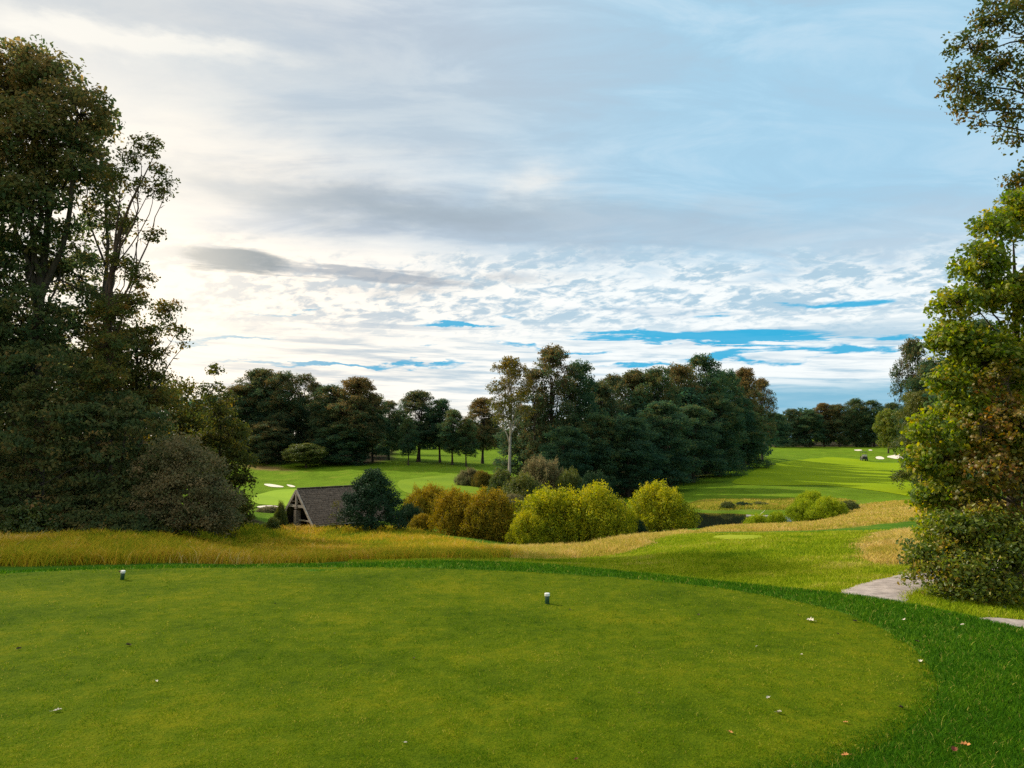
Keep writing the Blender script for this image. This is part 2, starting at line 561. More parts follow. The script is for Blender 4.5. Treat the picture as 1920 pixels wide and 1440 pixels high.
def hit(px, py, dmin=1.0, dmax=420):
    """first point of the ground along a line of sight"""
    d = ray(px, py)
    D = np.exp(np.linspace(math.log(dmin), math.log(dmax), 2500))
    X = d[0] / d[1] * D; Z = EYE + d[2] / d[1] * D
    g = terr(X, D)
    k = np.where(Z < g)[0]
    k = k[0] if len(k) else len(D) - 1
    return (X[k], D[k])


def poly_px(pts, dmin=1.0, k=2, dmax=420):
    return chaikin([hit(px, py, dmin, dmax) for px, py in pts], k)


# ground zones
TEEWAY = {}
MEADOW = chaikin([hit(px, py, 10.6) for px, py in [(-500, 1062), (-200, 1062), (0, 1062), (300, 1057), (600, 1054), (740, 1050), (880, 1052), (960, 1048), (930, 1035), (850, 1018), (780, 996), (640, 986), (480, 984), (420, 992), (200, 990), (0, 988), (-300, 990), (-700, 1000)]], 1)
F_CENTER = chaikin([hit(px, py, 13) for px, py in [(840, 1046), (960, 1050), (1090, 1048), (1180, 1036), (1230, 1015), (1290, 1003), (1330, 996), (1230, 996), (1120, 1022), (1000, 1030), (940, 1028), (880, 1024)]], 1)
F_RIGHT = chaikin([hit(px, py, 20) for px, py in [(1290, 1000), (1400, 997), (1500, 995), (1560, 992), (1640, 983), (1720, 976), (1900, 965), (1900, 938), (1750, 938), (1690, 940), (1600, 948), (1570, 960), (1560, 974), (1480, 982), (1400, 988), (1320, 992)]], 1)
F_PATCH = chaikin([hit(px, py, 12) for px, py in [(1610, 1040), (1618, 1015), (1650, 1000), (1720, 998), (1820, 1010), (1820, 1060), (1700, 1062), (1640, 1064)]], 1)
F_POND = chaikin([hit(px, py, 62) for px, py in [(1285, 950), (1300, 940), (1400, 938), (1500, 936), (1600, 938), (1600, 950), (1500, 955), (1400, 955), (1320, 958)]], 1)
F_LEFTBANK = chaikin([hit(px, py, 100) for px, py in [(440, 868), (500, 872), (570, 884), (520, 882), (460, 878)]], 1)

vx, vy = GX.ravel(), GY.ravel()
vr = np.hypot(vx, vy)
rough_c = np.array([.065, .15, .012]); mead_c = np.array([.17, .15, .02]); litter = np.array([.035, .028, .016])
colr = np.tile(rough_c, (len(vx), 1))
wob = wobble(vx, vy, 9, 3) * .5 + wobble(vx, vy, 2.3, 4) * .5
farw = sms(vr, 40, 80)[:, None]
colr = colr * (1 - farw) + np.array([.112, .190, .010]) * farw
colr *= (1 + .35 * wob[:, None])


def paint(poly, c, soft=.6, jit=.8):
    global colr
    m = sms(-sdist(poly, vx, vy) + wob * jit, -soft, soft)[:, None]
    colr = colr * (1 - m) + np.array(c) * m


paint(MEADOW, mead_c, .4, .5)
for p in (F_CENTER, F_RIGHT, F_PATCH): paint(p, (.22, .19, .03), .6, 1.0)
paint(F_POND, (.18, .19, .04), 1.5, 2.5)
paint(F_LEFTBANK, (.20, .14, .05), 1.5, 2.)
KNOLL = chaikin([hit(px, py, 12.2) for px, py in [(1100, 1070), (1190, 1040), (1250, 1012), (1330, 1000), (1500, 998), (1620, 1000), (1620, 1060), (1560, 1100), (1400, 1095), (1200, 1075)]], 1)
paint(KNOLL, (.15, .22, .010), .5, .6)
TEE_PAD = poly_px([(1334, 1009), (1348, 1004.5), (1390, 1003), (1424, 1005), (1436, 1008.5), (1416, 1012), (1380, 1013), (1348, 1012.5)], 14)


def wood_zone(pts, dm):
    paint(chaikin([hit(px, py, dm) for px, py in pts], 1), litter, 1.2, 1.2)


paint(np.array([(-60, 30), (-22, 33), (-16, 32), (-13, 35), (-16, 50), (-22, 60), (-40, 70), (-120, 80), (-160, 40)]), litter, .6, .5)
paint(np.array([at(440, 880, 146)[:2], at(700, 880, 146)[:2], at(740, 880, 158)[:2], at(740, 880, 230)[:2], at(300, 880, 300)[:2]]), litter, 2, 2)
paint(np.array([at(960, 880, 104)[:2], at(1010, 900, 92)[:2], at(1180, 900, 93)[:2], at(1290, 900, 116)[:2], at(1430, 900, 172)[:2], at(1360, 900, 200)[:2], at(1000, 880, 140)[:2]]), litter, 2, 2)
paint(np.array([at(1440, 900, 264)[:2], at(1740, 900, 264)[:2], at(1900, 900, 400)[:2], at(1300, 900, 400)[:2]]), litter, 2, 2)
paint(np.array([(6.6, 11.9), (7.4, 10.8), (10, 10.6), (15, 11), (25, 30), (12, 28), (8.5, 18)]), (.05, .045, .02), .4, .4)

ii = np.arange(NAZ)[:, None] * NR + np.arange(NR - 1)[None, :]
i2 = ((np.arange(NAZ) + 1) % NAZ)[:, None] * NR + np.arange(NR - 1)[None, :]
FQ = np.stack([ii, ii + 1, i2 + 1, i2], -1).reshape(-1, 4)
Vg = np.stack([vx, vy, GZ.ravel()], 1)
cen = len(Vg)
Vg = np.concatenate([Vg, [[0, 0, 0]]])
k0 = np.arange(NAZ) * NR
FT = np.stack([np.full(NAZ, cen), k0, ((np.arange(NAZ) + 1) % NAZ) * NR], 1)
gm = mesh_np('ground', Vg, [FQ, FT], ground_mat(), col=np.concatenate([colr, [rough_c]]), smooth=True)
tag(obj_me('ground', gm), kind='structure')


def sheet(name, poly, mat, spacing, off, smooth=True, extra=None):
    poly = np.array(poly)
    lo, hi = poly.min(0), poly.max(0)
    gx, gy = np.meshgrid(np.arange(lo[0], hi[0], spacing), np.arange(lo[1], hi[1], spacing))
    gx = gx.ravel() + rng.uniform(-.2, .2, gx.size) * spacing; gy = gy.ravel() + rng.uniform(-.2, .2, gy.size) * spacing
    sd = sdist(poly, gx, gy)
    k = sd < -spacing * .35
    pts = [Vector(p) for p in poly] + [Vector((a, b)) for a, b in zip(gx[k], gy[k])]
    n = len(poly)
    v, e, f, *_ = delaunay_2d_cdt(pts, [(i, (i + 1) % n) for i in range(n)], [], 1, 1e-5)
    X = np.array([p[0] for p in v]); Y = np.array([p[1] for p in v])
    Z = terr(X, Y) + off
    if extra is not None: Z = Z + extra(X, Y)
    fa = np.array([list(t) for t in f if len(t) == 3])
    # face up
    a, b, c = [np.stack([X[fa[:, i]], Y[fa[:, i]]], 1) for i in range(3)]
    cr = (b[:, 0] - a[:, 0]) * (c[:, 1] - a[:, 1]) - (b[:, 1] - a[:, 1]) * (c[:, 0] - a[:, 0])
    fa[cr < 0] = fa[cr < 0][:, ::-1]
    me = mesh_np(name, np.stack([X, Y, Z], 1), [fa], mat, smooth=smooth)
    return tag(obj_me(name, me), kind='structure')


sheet('tee_lawn', TEE, M['tee'], .35, .006)
sheet('forward_tee', TEE_PAD, M['pad'], .35, .02)
FAIR_R = poly_px([(1360, 907), (1400, 890), (1430, 874), (1480, 864), (1540, 857), (1600, 858), (1640, 868), (1720, 868), (1900, 876), (1900, 930), (1740, 934), (1660, 922), (1580, 912), (1500, 909), (1430, 911)], 80)
sheet('fairway', FAIR_R, M['fair'], 2.5, .04)
FAIR_L = poly_px([(742, 905), (760, 898), (850, 890), (905, 886), (920, 894), (890, 908), (905, 925), (880, 936), (790, 932), (752, 922)], 75)
sheet('fairway', FAIR_L, M['fair2'], 2.5, .04)
FAIR_LL = poly_px([(640, 905), (700, 893), (760, 888), (742, 905), (752, 922), (700, 918)], 75)
GREEN_L = poly_px([(466, 944), (480, 927), (520, 917), (600, 916), (680, 925), (690, 944), (600, 950), (520, 948)], 64)
sheet('putting_green', GREEN_L, M['green'], 2., .05)


def bunker(pts, dmin, depth=.25):
    p = poly_px(pts, dmin)
    return sheet('sand_bunker', p, M['sand'], 1.2, .05)


bunker([(492, 908), (505, 907.5), (520, 910), (534, 913), (528, 914.5), (505, 913)], 90)
bunker([(535, 908.5), (548, 910), (556, 913.5), (545, 914)], 90)
bunker([(480, 950), (500, 947.5), (525, 950), (535, 953.5), (510, 953), (485, 953)], 64)
bunker([(1641, 857), (1649, 855.5), (1657, 858), (1659, 861), (1650, 861.5), (1643, 860.5)], 120)
bunker([(1660, 857), (1675, 853.5), (1688, 851), (1700, 851), (1700, 860), (1680, 861), (1672, 859)], 120)
bunker([(1601, 843.2), (1616, 842.8), (1617, 845.6), (1602, 845.6)], 120)
bunker([(1628, 843.2), (1635, 843.2), (1636, 845.2), (1629, 845.2)], 120)


def strip(name, cl, w, mat, off, n=7):
    cl = chaikin(cl, 3, closed=False)
    T = np.gradient(cl, axis=0); T /= np.linalg.norm(T, axis=1, keepdims=True)
    Nn = np.stack([-T[:, 1], T[:, 0]], 1)
    s = np.linspace(-1, 1, n)
    wv = w / 2 * (1 + .06 * np.sin(np.arange(len(cl)) * 1.7))
    P = cl[:, None] + Nn[:, None] * (s[None, :, None] * wv[:, None, None])
    X = P[..., 0].ravel(); Y = P[..., 1].ravel()
    Z = terr(X, Y) + off + np.tile(np.where(np.abs(s) > .99, -.03, 0), len(cl))
    m = len(cl)
    i = (np.arange(m - 1)[:, None] * n + np.arange(n - 1)[None]).ravel()
    me = mesh_np(name, np.stack([X, Y, Z], 1), [np.stack([i, i + n, i + n + 1, i + 1], 1)], mat, smooth=True)
    return tag(obj_me(name, me), kind='structure')


PATH = [(16, 8.2), (11, 9.0), (8.5, 9.6), (6.8, 9.75), (5.7, 9.6), (4.9, 10.2), (5.2, 11.4), (6.1, 12.6), (7.4, 14.0), (9.6, 15.8), (13, 18), (20, 21)]
strip('path', PATH, 1.0, M['path'], .05)
pathc = chaikin(PATH, 2, closed=False)

# pond
m, n = material('pond_water')
g = n.new('ShaderNodeNewGeometry')
f = n.noise(S(n.nt, g.outputs['Position']), 1.4, 3, .5)
finish(n, (.012, .014, .008), .06, .5, bump=f, bs=.25, bd=.05)
WZ = -4.88
th = np.linspace(0, 2 * math.pi, 48, endpoint=False)
c0 = at(1390, 950, 60)
wx = c0[0] + 8.0 * np.cos(th) + .6 * np.cos(3 * th); wy = c0[1] + 9.5 * np.sin(th)
V = np.stack([wx, wy, np.full(48, WZ)], 1)
V = np.concatenate([V, [[c0[0], c0[1], WZ]]])
tag(obj_me('pond_water', mesh_np('pond_water', V, [np.stack([np.arange(48), (np.arange(48) + 1) % 48, np.full(48, 48)], 1)], m)), kind='structure')

# ------------------------------------------------------------------ grass blades
def blades(name, x, y, h, w, tint, mat, lean=.35, label=None, cat='grass', rooted=None):
    n = len(x)
    z = terr(x, y) - .004 if rooted is None else rooted
    a = rng.uniform(0, 2 * math.pi, n); b = rng.uniform(0, 2 * math.pi, n)
    lx = np.cos(b) * lean * h * rng.uniform(.2, 1.2, n); ly = np.sin(b) * lean * h * rng.uniform(.2, 1.2, n)
    wx = np.cos(a) * w / 2; wy = np.sin(a) * w / 2
    B = np.stack([x, y, z], 1)
    W_ = np.stack([wx, wy, wx * 0], 1)
    mid = B + np.stack([lx * .35, ly * .35, h * .6], 1)
    tip = B + np.stack([lx, ly, h * (1 - .12 * lean)], 1)
    V = np.stack([B - W_, B + W_, mid + W_ * .75, mid - W_ * .75, tip], 1).reshape(-1, 3)
    i = np.arange(n) * 5
    me = mesh_np(name, V, [np.stack([i, i + 1, i + 2, i + 3], 1), np.stack([i + 3, i + 2, i + 4], 1)], mat, tint=np.concatenate([tint, tint]))
    o = obj_me(name, me)
    return tag(o, label, cat, kind='stuff')


def scatter(n, a0, a1, r0, r1, k=0):
    a = rng.uniform(math.radians(a0), math.radians(a1), n)
    u = rng.uniform(0, 1, n)
    if k == 0: r = r0 * (r1 / r0) ** u
    else: r = (r0 ** k + u * (r1 ** k - r0 ** k)) ** (1 / k)
    return r * np.sin(a), r * np.cos(a), r


Q = 1.0
# tee
x, y, r = scatter(int(620000 * Q), -46, 46, 3.0, 11.5, -1)
k = sdist(TEE, x, y) < .04 * rng.normal(size=len(x)) + .07 * wobble(x, y, .5, 1)
x, y, r = x[k], y[k], r[k]
t = .36 + .30 * wobble(x, y, 1.9, 0) + .26 * wobble(x, y, .5, 1) + .22 * wobble(x, y, .13, 2) + rng.normal(0, .20, len(x))
sp_ = wobble(x * 1.0, y * 1.6, .10, 3) + wobble(x, y, .27, 4)
t = np.where(sp_ > 1.0, t - .35, t)
t = np.where(rng.uniform(size=len(x)) < .014, 1., t)
blades('mown_grass', x, y, rng.uniform(.009, .026, len(x)) * (1 + .5 * wobble(x, y, .35, 3)), np.maximum(.0022, .00062 * r), np.clip(t, 0, 1), M['turf'], .9, 'short olive green mown turf of the near tee')
# rough around tee
x, y, r = scatter(int(800000 * Q), -50, 50, 2.6, 12.5, -.6)
sd = sdist(TEE, x, y); sc_ = sdist(CREST, x, y)
k = (sd > .05 * rng.normal(size=len(x)) + .12 * wobble(x, y, .45, 2) - .04 - .25 * sms(-y, -5.2, -3.8) * (x > 0)) & (sc_ < 2.0 * rng.uniform(size=len(x)) ** .7)
x, y, r, sd = x[k], y[k], r[k], sd[k]
cl = wobble(x, y, .45, 3) * .5 + wobble(x, y, 1.4, 4) * .5
h = (.022 + .020 * rng.uniform(size=len(x)) + .016 * cl) * sms(sd, -.3, .15) + .012
t = .42 + .30 * cl + rng.normal(0, .20, len(x))
t = np.where(rng.uniform(size=len(x)) < .02, 1., t)
blades('rough_grass', x, y, h, np.maximum(.0032, .00075 * r), np.clip(t, 0, 1), M['rough'], .9, 'longer dark green rough grass round the near tee')
# knoll and slopes
x, y, r = scatter(int(260000 * Q), -12, 44, 11.5, 34, -.5)
k = (sdist(CREST, x, y) > 1.2)
for p in (F_CENTER, F_RIGHT, F_PATCH, MEADOW, TEE_PAD): k &= ~inside(p, x, y)
pd = np.min([np.hypot(x - q[0], y - q[1]) for q in pathc], 0)
k &= pd > .47 + .07 * rng.normal(size=len(pd))
x, y, r = x[k], y[k], r[k]
cl = wobble(x, y, 1.6, 0) * .5 + wobble(x, y, 4.5, 2) * .5
t = .48 + .75 * cl + .2 * wobble(x, y, .6, 4) + rng.normal(0, .18, len(x))
blades('bank_grass', x, y, (.05 + .05 * rng.uniform(size=len(x)) + .03 * cl), np.maximum(.006, .0009 * r), np.clip(t, 0, 1), M['knoll'], .8, 'yellow green grass on the knoll beyond the tee')
# meadow
x, y, r = scatter(int(420000 * Q), -46, 6, 10.5, 50, -.35)
d1 = sdist(MEADOW, x, y); k = (d1 < .5 * rng.uniform(size=len(x)) ** 2 + .5 * wobble(x, y, 3, 2)) & (sdist(CREST, x, y) > .45)
x, y, r = x[k], y[k], r[k]
cl = wobble(x, y, 7, 1) * .45 + wobble(x, y, 2.2, 3) * .35 + wobble(x, y, .8, 0) * .2
t = .48 + .85 * cl + rng.normal(0, .15, len(x)) - .08 * sms(r, 34, 44) + .10 * wobble(x, y, 1.1, 4)
h = (.14 + .21 * rng.uniform(size=len(x)) ** 1.5 + .16 * cl) * sms(sdist(CREST, x, y), .2, 4.) * (1 + .35 * wobble(x, y, 1.3, 2)) + .07
blades('meadow_grass', x, y, h, np.maximum(.008, .00095 * r), np.clip(t, 0, 1), M['meadow'], .95, 'golden olive tall grass of the unmown meadow beyond the tee')


def fescue(name, poly, n, a0, a1, r0, r1, label, hh=.35, tm=.6):
    x, y, r = scatter(n, a0, a1, r0, r1, -.3)
    k = sdist(poly, x, y) < .5 * rng.uniform(size=n) ** 2 + .6 * wobble(x, y, 3.1, 2) + .3 * wobble(x, y, .9, 4) - .2
    x, y, r = x[k], y[k], r[k]
    cl = wobble(x, y, 3.5, 1) * .5 + wobble(x, y, 1.2, 3) * .5
    h = hh * (.35 + .6 * rng.uniform(size=len(x)) + .35 * cl) * sms(-sdist(poly, x, y), -.6, 1.2)+.04
    blades(name, x, y, h, np.maximum(.008, .00095 * r), np.clip(tm + .45 * cl + rng.normal(0, .15, len(x)), 0, 1), M['fescue'], .9, label)


fescue('fescue_grass', F_CENTER, 160000, -8, 16, 12, 40, 'tan feathery fescue strip curving below the yellow willow bushes', .28, .52)
fescue('fescue_grass', F_RIGHT, 260000, 10, 40, 20, 80, 'tan feathery fescue band between the forward tee and the pond', .26, .52)
fescue('fescue_grass', F_PATCH, 120000, 20, 40, 11, 30, 'orange fescue patch beside the gravel path', .32, .62)
fescue('fescue_grass', F_POND, 90000, 10, 28, 60, 95, 'pale reedy grass on the far bank of the pond', .4, .30)

# ------------------------------------------------------------------ trees
def leaf_arrays(C, Nrm, size, shape='rhomb'):
    """C (n,3) centres, Nrm normals, size (n,)"""
    n = len(C)
    Nrm = Nrm / (np.linalg.norm(Nrm, axis=1, keepdims=True) + 1e-9)
    R = rng.normal(size=(n, 3))
    T = np.cross(Nrm, R); T /= np.linalg.norm(T, axis=1, keepdims=True) + 1e-9
    B = np.cross(Nrm, T)
    if shape == 'rhomb':
        tp = [(-.5, 0, -.05), (0, -.32, .06), (.5, 0, -.05), (.05, .32, .06)]
        fs = [[(0, 1, 2, 3)]]
    elif shape == 'oak':
        tp = [(-.5, 0, 0), (-.12, -.22, .08), (.28, -.26, .08), (.5, 0, 0), (.28, .26, .08), (-.12, .22, .08)]
        fs = [[(0, 1, 2, 3), (0, 3, 4, 5)]]
    else:  # lobed leaf
        tp = [(0, 0, 0)]
        out = [(-.42, 0), (-.28, -.28), (-.05, -.5), (.08, -.26), (.38, -.34), (.3, -.13), (.58, 0), (.3, .13), (.38, .34), (.08, .26), (-.05, .5), (-.28, .28)]
        tp += [(a, b, -.10 * (a * a + b * b) * 4) for a, b in out]
        fs = [[(0, i + 1, (i + 1) % 12 + 1) for i in range(12)]]
    tp = np.array(tp)
    V = C[:, None] + size[:, None, None] * (tp[None, :, 0, None] * T[:, None] + tp[None, :, 1, None] * B[:, None] + tp[None, :, 2, None] * Nrm[:, None])
    k = len(tp)
    Fs = []
    rep = 0
    for f in fs:
        f = np.array(f)
        Fs.append((np.arange(n)[:, None, None] * k + f[None]).reshape(-1, f.shape[1]))
        rep += len(f)
    return V.reshape(-1, 3), Fs, rep


def unit(n):
    d = rng.normal(size=(n, 3)); return d / np.linalg.norm(d, axis=1, keepdims=True)


def fill(lobes, rc, dens, per, lsize, flat=.65, inner=.45, up=.35, tint0=.35, toptint=.0, ztop=None, zbot=None, down=.45, lt=.14):
    """leaf clumps over lobes. returns clump centres, leaf C, N, size, tint"""
    CC = []; LO = []
    for lb in lobes:
        c = np.array(lb[:3], float); r = np.array(lb[3:6], float); dn = lb[6] if len(lb) > 6 else 1
        p = 1.6
        area = 4 * math.pi * (((r[0] * r[1]) ** p + (r[0] * r[2]) ** p + (r[1] * r[2]) ** p) / 3) ** (1 / p)
        nc = max(3, int(area / (rc * rc) * dens * dn))
        d = unit(nc * 2)
        d = d[(d[:, 2] > -.15) | (rng.uniform(size=len(d)) < down)][:nc]
        q = inner + (1 - inner) * rng.uniform(size=len(d)) ** .6
        CC.append(c + d * r * q[:, None]); LO.append(np.tile(c, (len(d), 1)))
    CC = np.concatenate(CC); LO = np.concatenate(LO)
    m = len(CC)
    nl = np.maximum(2, (per * rng.uniform(.6, 1.4, m)).astype(int))
    idx = np.repeat(np.arange(m), nl)
    n = len(idx)
    rr = rc * rng.uniform(.7, 1.35, m)
    off = unit(n) * (rng.uniform(size=n) ** .45)[:, None] * rr[idx][:, None] * np.array([1, 1, flat])
    C = CC[idx] + off
    outw = (CC - LO); outw /= np.linalg.norm(outw, axis=1, keepdims=True) + 1e-9
    N_ = outw[idx] * .5 + np.array([0, 0, up]) + unit(n) * .8
    sz = lsize * rng.uniform(.45, 1.4, n)
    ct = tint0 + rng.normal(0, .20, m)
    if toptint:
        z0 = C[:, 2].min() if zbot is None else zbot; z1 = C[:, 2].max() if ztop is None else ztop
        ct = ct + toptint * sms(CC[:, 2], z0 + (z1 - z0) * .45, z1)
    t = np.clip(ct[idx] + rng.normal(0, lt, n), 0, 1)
    return CC, LO, C, N_, sz, t


def wood(trunk, lobes, CC, LO, tr, limb_r, twig=0., n=7, tw_n=3, start=.3, att=(.5, .8)):
    """one mesh of trunk, limbs and twigs"""
    mb_V = []; mb_F = []; off = 0

    def add(p, r, k):
        nonlocal off
        V, Fq = tube_arr(p, r, k); mb_V.append(V); mb_F.append(Fq + off); off += len(V)
    trunk = np.array(trunk, float); m = len(trunk)
    rad = tr * (np.linspace(1, .06, m) ** .9); rad[0] *= 1.35
    add(trunk, rad, n)
    for lb in lobes:
        c = np.array(lb[:3], float)
        # attach lower on the trunk
        zt = trunk[0, 2] + (c[2] - trunk[0, 2]) * rng.uniform(*att)
        zt = max(zt, trunk[0, 2] + (trunk[-1, 2] - trunk[0, 2]) * start * .5)
        zt = min(zt, trunk[-1, 2])
        a = np.array([np.interp(zt, trunk[:, 2], trunk[:, i]) for i in range(3)])
        L_ = np.linalg.norm(c - a)
        s = np.linspace(0, 1, 10)[:, None]
        sag = np.array([0, 0, 1]) * (L_ * .16) * np.sin(s * math.pi) * rng.uniform(-.5, 1)
        wig = sum(rng.normal(0, .05 * L_ / f_, (1, 3)) * np.sin(s * math.pi * f_ + rng.uniform(0, .6)) for f_ in (1, 2, 3, 5))
        p = a + (c - a) * s + sag + wig * np.minimum(1, s * 4)
        lr = limb_r * (L_ / 6) ** .5 if L_ > 0 else limb_r
        add(p, lr * np.linspace(1, .22, 10) ** 1.2, 6)
        for _ in range(3):
            k_ = rng.integers(4, 9); q_ = p[k_] + unit(1)[0] * np.array([1, 1, .6]) * lb[3] * 1.0
            s2 = np.linspace(0, 1, 5)[:, None]
            add(p[k_] + (q_ - p[k_]) * s2 + rng.normal(0, .05 * lb[3], (5, 3)) * s2, lr * .4 * np.linspace(1, .25, 5), 4)
    if twig > 0:
        for c, l in zip(CC, LO):
            s = np.linspace(0, 1, 4)[:, None]
            L_ = np.linalg.norm(c - l)
            if L_ < .05: continue
            p = l + (c - l) * s + rng.normal(0, .05 * L_, (4, 3)) * np.sin(s * math.pi)
            add(p, np.linspace(twig, twig * .35, 4), tw_n)
    return np.concatenate(mb_V), np.concatenate(mb_F)


def make_tree(name, base, trunk, lobes, leafmat, barkmat, label, rc, dens, per, lsize, shape='rhomb', tr=.25, limb=.08, twig=0., group=None, cat='tree', att=(.5, .8), **kw):
    """coordinates of trunk and lobes are relative to base"""
    o = empty(name, base, 0, label, cat, group)
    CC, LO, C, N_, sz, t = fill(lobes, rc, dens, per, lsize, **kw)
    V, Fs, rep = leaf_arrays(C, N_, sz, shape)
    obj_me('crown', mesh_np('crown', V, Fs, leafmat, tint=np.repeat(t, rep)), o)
    if trunk is not None:
        V, Fq = wood(trunk, lobes, CC, LO, tr, limb, twig, att=att)
        obj_me('trunk', mesh_np('trunk', V, [Fq], barkmat, smooth=True), o)
    return o


def auto_lobes(H, W, hb, n, prof='round', lob=.30):
    """crown of lobes inside an envelope; H height, W width, hb crown base height"""
    out = []
    for i in range(n):
        t = (i + .5) / n
        t = t ** .9
        z = hb + (H - hb) * t
        if prof == 'round': r = math.sin(math.pi * min(1, .18 + .80 * t)) ** .6
        elif prof == 'full': r = (1 - t ** 3.2) ** .5 * .98 + .08
        elif prof == 'cone': r = (1 - t) * .9 + .12
        elif prof == 'col': r = .55 + .45 * math.sin(math.pi * t)
        else: r = .7
        lr = W * lob * random.uniform(.65, 1.15) * (.65 + .35 * (1 - t))
        R = max(0, W / 2 * r - lr * .75)
        a = i * 2.399 + random.uniform(-.5, .5)
        rr = R * random.uniform(.75, 1.05)
        zz = min(z, H - lr * .75)
        out.append((rr * math.cos(a), rr * math.sin(a), zz, lr, lr, lr * random.uniform(.6, .85)))
    out.append((0, 0, H - W * .18, W * .20, W * .20, W * .17))
    if prof in ('full', 'round'): out.append((0, 0, hb + (H - hb) * .5, W * .26, W * .26, (H - hb) * .40, .5))
    return out


# prototypes (H = 18, W = 9)
PROTO = {}


def proto(kind, H=18., W=9., hb=1., n=16, prof='full', rc=.75, dens=.55, per=34, ls=.34, toptint=.25, seed=0, twig=0, tr=.28, lob=.30, tint0=.35, **kw):
    random.seed(seed); lobes = auto_lobes(H, W, hb, n, prof, lob)
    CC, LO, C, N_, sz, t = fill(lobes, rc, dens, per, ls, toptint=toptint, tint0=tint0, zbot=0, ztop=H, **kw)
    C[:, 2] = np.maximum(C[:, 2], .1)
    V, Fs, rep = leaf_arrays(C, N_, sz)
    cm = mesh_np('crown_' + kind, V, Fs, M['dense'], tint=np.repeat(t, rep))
    k = np.linspace(0, 1, 8)
    tk_ = np.stack([.25 * np.sin(k * 3 + seed), .25 * np.cos(k * 2.3 + seed) - .25 * math.cos(seed), k * H * .86], 1)
    V, Fq = wood(tk_, lobes, CC, LO, tr, .09, twig)
    wm = mesh_np('trunk_' + kind, V, [Fq], M['bark'], smooth=True)
    PROTO[kind] = (cm, wm, H, W)


DN = dict(flat=.8, rc=.66, dens=.46, per=40, ls=.25, up=.35, lt=.2)
proto('dense_a', seed=1, n=24, lob=.29, **DN); proto('dense_b', seed=2, n=28, W=10, lob=.27, **DN); proto('dense_c', seed=3, n=20, W=8, lob=.31, **DN)
TL = dict(flat=.75, rc=.58, dens=.44, per=28, ls=.25, up=.25, twig=.022, toptint=.4)
proto('tall_a', seed=4, hb=4, n=20, prof='round', lob=.32, **TL); proto('tall_b', seed=5, hb=3, n=24, prof='round', lob=.30, **TL)
OP = dict(flat=.75, rc=.50, dens=.40, per=18, ls=.23, twig=.026, toptint=.35, inner=.3)
proto('open_a', seed=6, hb=4, n=18, prof='col', W=8, lob=.28, **OP)
proto('open_b', seed=7, hb=5, n=20, prof='round', W=9, lob=.28, **OP)
proto('bare_a', seed=9, hb=9.5, n=13, prof='round', W=8, lob=.26, **OP)
proto('park_a', seed=10, hb=4.6, n=20, prof='round', W=9, lob=.29, **TL)
proto('round_a', seed=8, H=10, W=8, hb=2.3, n=20, prof='round', dens=.7, rc=.5, per=32, ls=.22, toptint=.1, tr=.2, flat=.9)


def forest(kind, px, D, top, wpx, mat, label, rz=None, name='tree', group=None, bark=None, base=None):
    p = at(px, 860, D)
    cm, wm, H0, W0 = PROTO[kind]
    zb = float(terr(p[0], p[1])[0]) - .1
    H = at(px, top, D)[2] - zb
    W = wpx * 1.22 * D / F
    o = empty(name, (p[0], p[1], zb), random.uniform(0, 6.28) if rz is None else rz, label, 'tree', group)
    s = W / W0; o.scale = (s, s, H / H0)
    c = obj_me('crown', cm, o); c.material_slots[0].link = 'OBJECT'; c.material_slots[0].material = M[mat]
    t = obj_me('trunk', wm, o); t.material_slots[0].link = 'OBJECT'; t.material_slots[0].material = M[bark or 'bark']
    return o


random.seed(11)
GL = 'trees of the far wood behind the shed'
for a in [
    ('dense_a', 448, 150, 722, 85, 'autumn', 'brown-green tree at the left end of the far wood behind the slim yellow-green tree'),
    ('tall_b', 486, 152, 690, 95, 'autumn', 'tallest brown-tinged tree of the far wood left of the shed ridge'),
    ('dense_b', 525, 150, 697, 85, 'autumn', 'broad brown-topped tree above the shed gable in the far wood'),
    ('open_a', 566, 152, 700, 60, 'autumn', 'thin see-through tree with sky showing, third from the left in the far wood'),
    ('open_b', 590, 154, 716, 55, 'autumn', 'narrow ragged tree in the dip of the far wood above the shed roof'),
    ('dense_c', 622, 147, 722, 85, 'autumn', 'round olive crowned tree above the shed roof in the far wood'),
    ('tall_a', 668, 145, 708, 92, 'autumn', 'high domed tree directly behind the dark round evergreen shrub'),
    ('dense_a', 700, 150, 742, 60, 'dense', 'dark tree on the right shoulder of the high domed tree in the far wood'),
    ('open_b', 730, 156, 750, 52, 'autumn', 'small thin crowned tree in the low gap of the far wood'),
    ('park_a', 785, 152, 733, 92, 'autumn', 'broad rounded tree standing right of the low gap, above open parkland'),
    ('park_a', 826, 150, 748, 58, 'dense', 'slender tree with a bare lower trunk on the parkland lawn'),
    ('park_a', 848, 145, 768, 52, 'dense', 'dark compact tree with a flat skirt on the parkland lawn'),
    ('park_a', 875, 143, 785, 42, 'dense', 'smaller dark compact tree at the right of the lawn tree pair'),
    ('park_a', 905, 152, 746, 70, 'autumn', 'lone spreading tree between the lawn trees and the pale trunked tree'),
    ('park_a', 765, 142, 785, 34, 'dense', 'narrow dark tree with its trunk showing at the edge of the lawn'),
    ('round_a', 572, 137, 832, 72, 'shrub', 'low light green tree in front of the dark far wood above the shed'),
    ('dense_b', 640, 142, 790, 80, 'dense', 'low dark tree at the foot of the far wood above the shed ridge'),
    ('dense_b', 500, 143, 790, 80, 'autumn', 'low dark wide tree at the foot of the far wood left of the shed'),
]: forest(*a[:6], a[6], group=None)
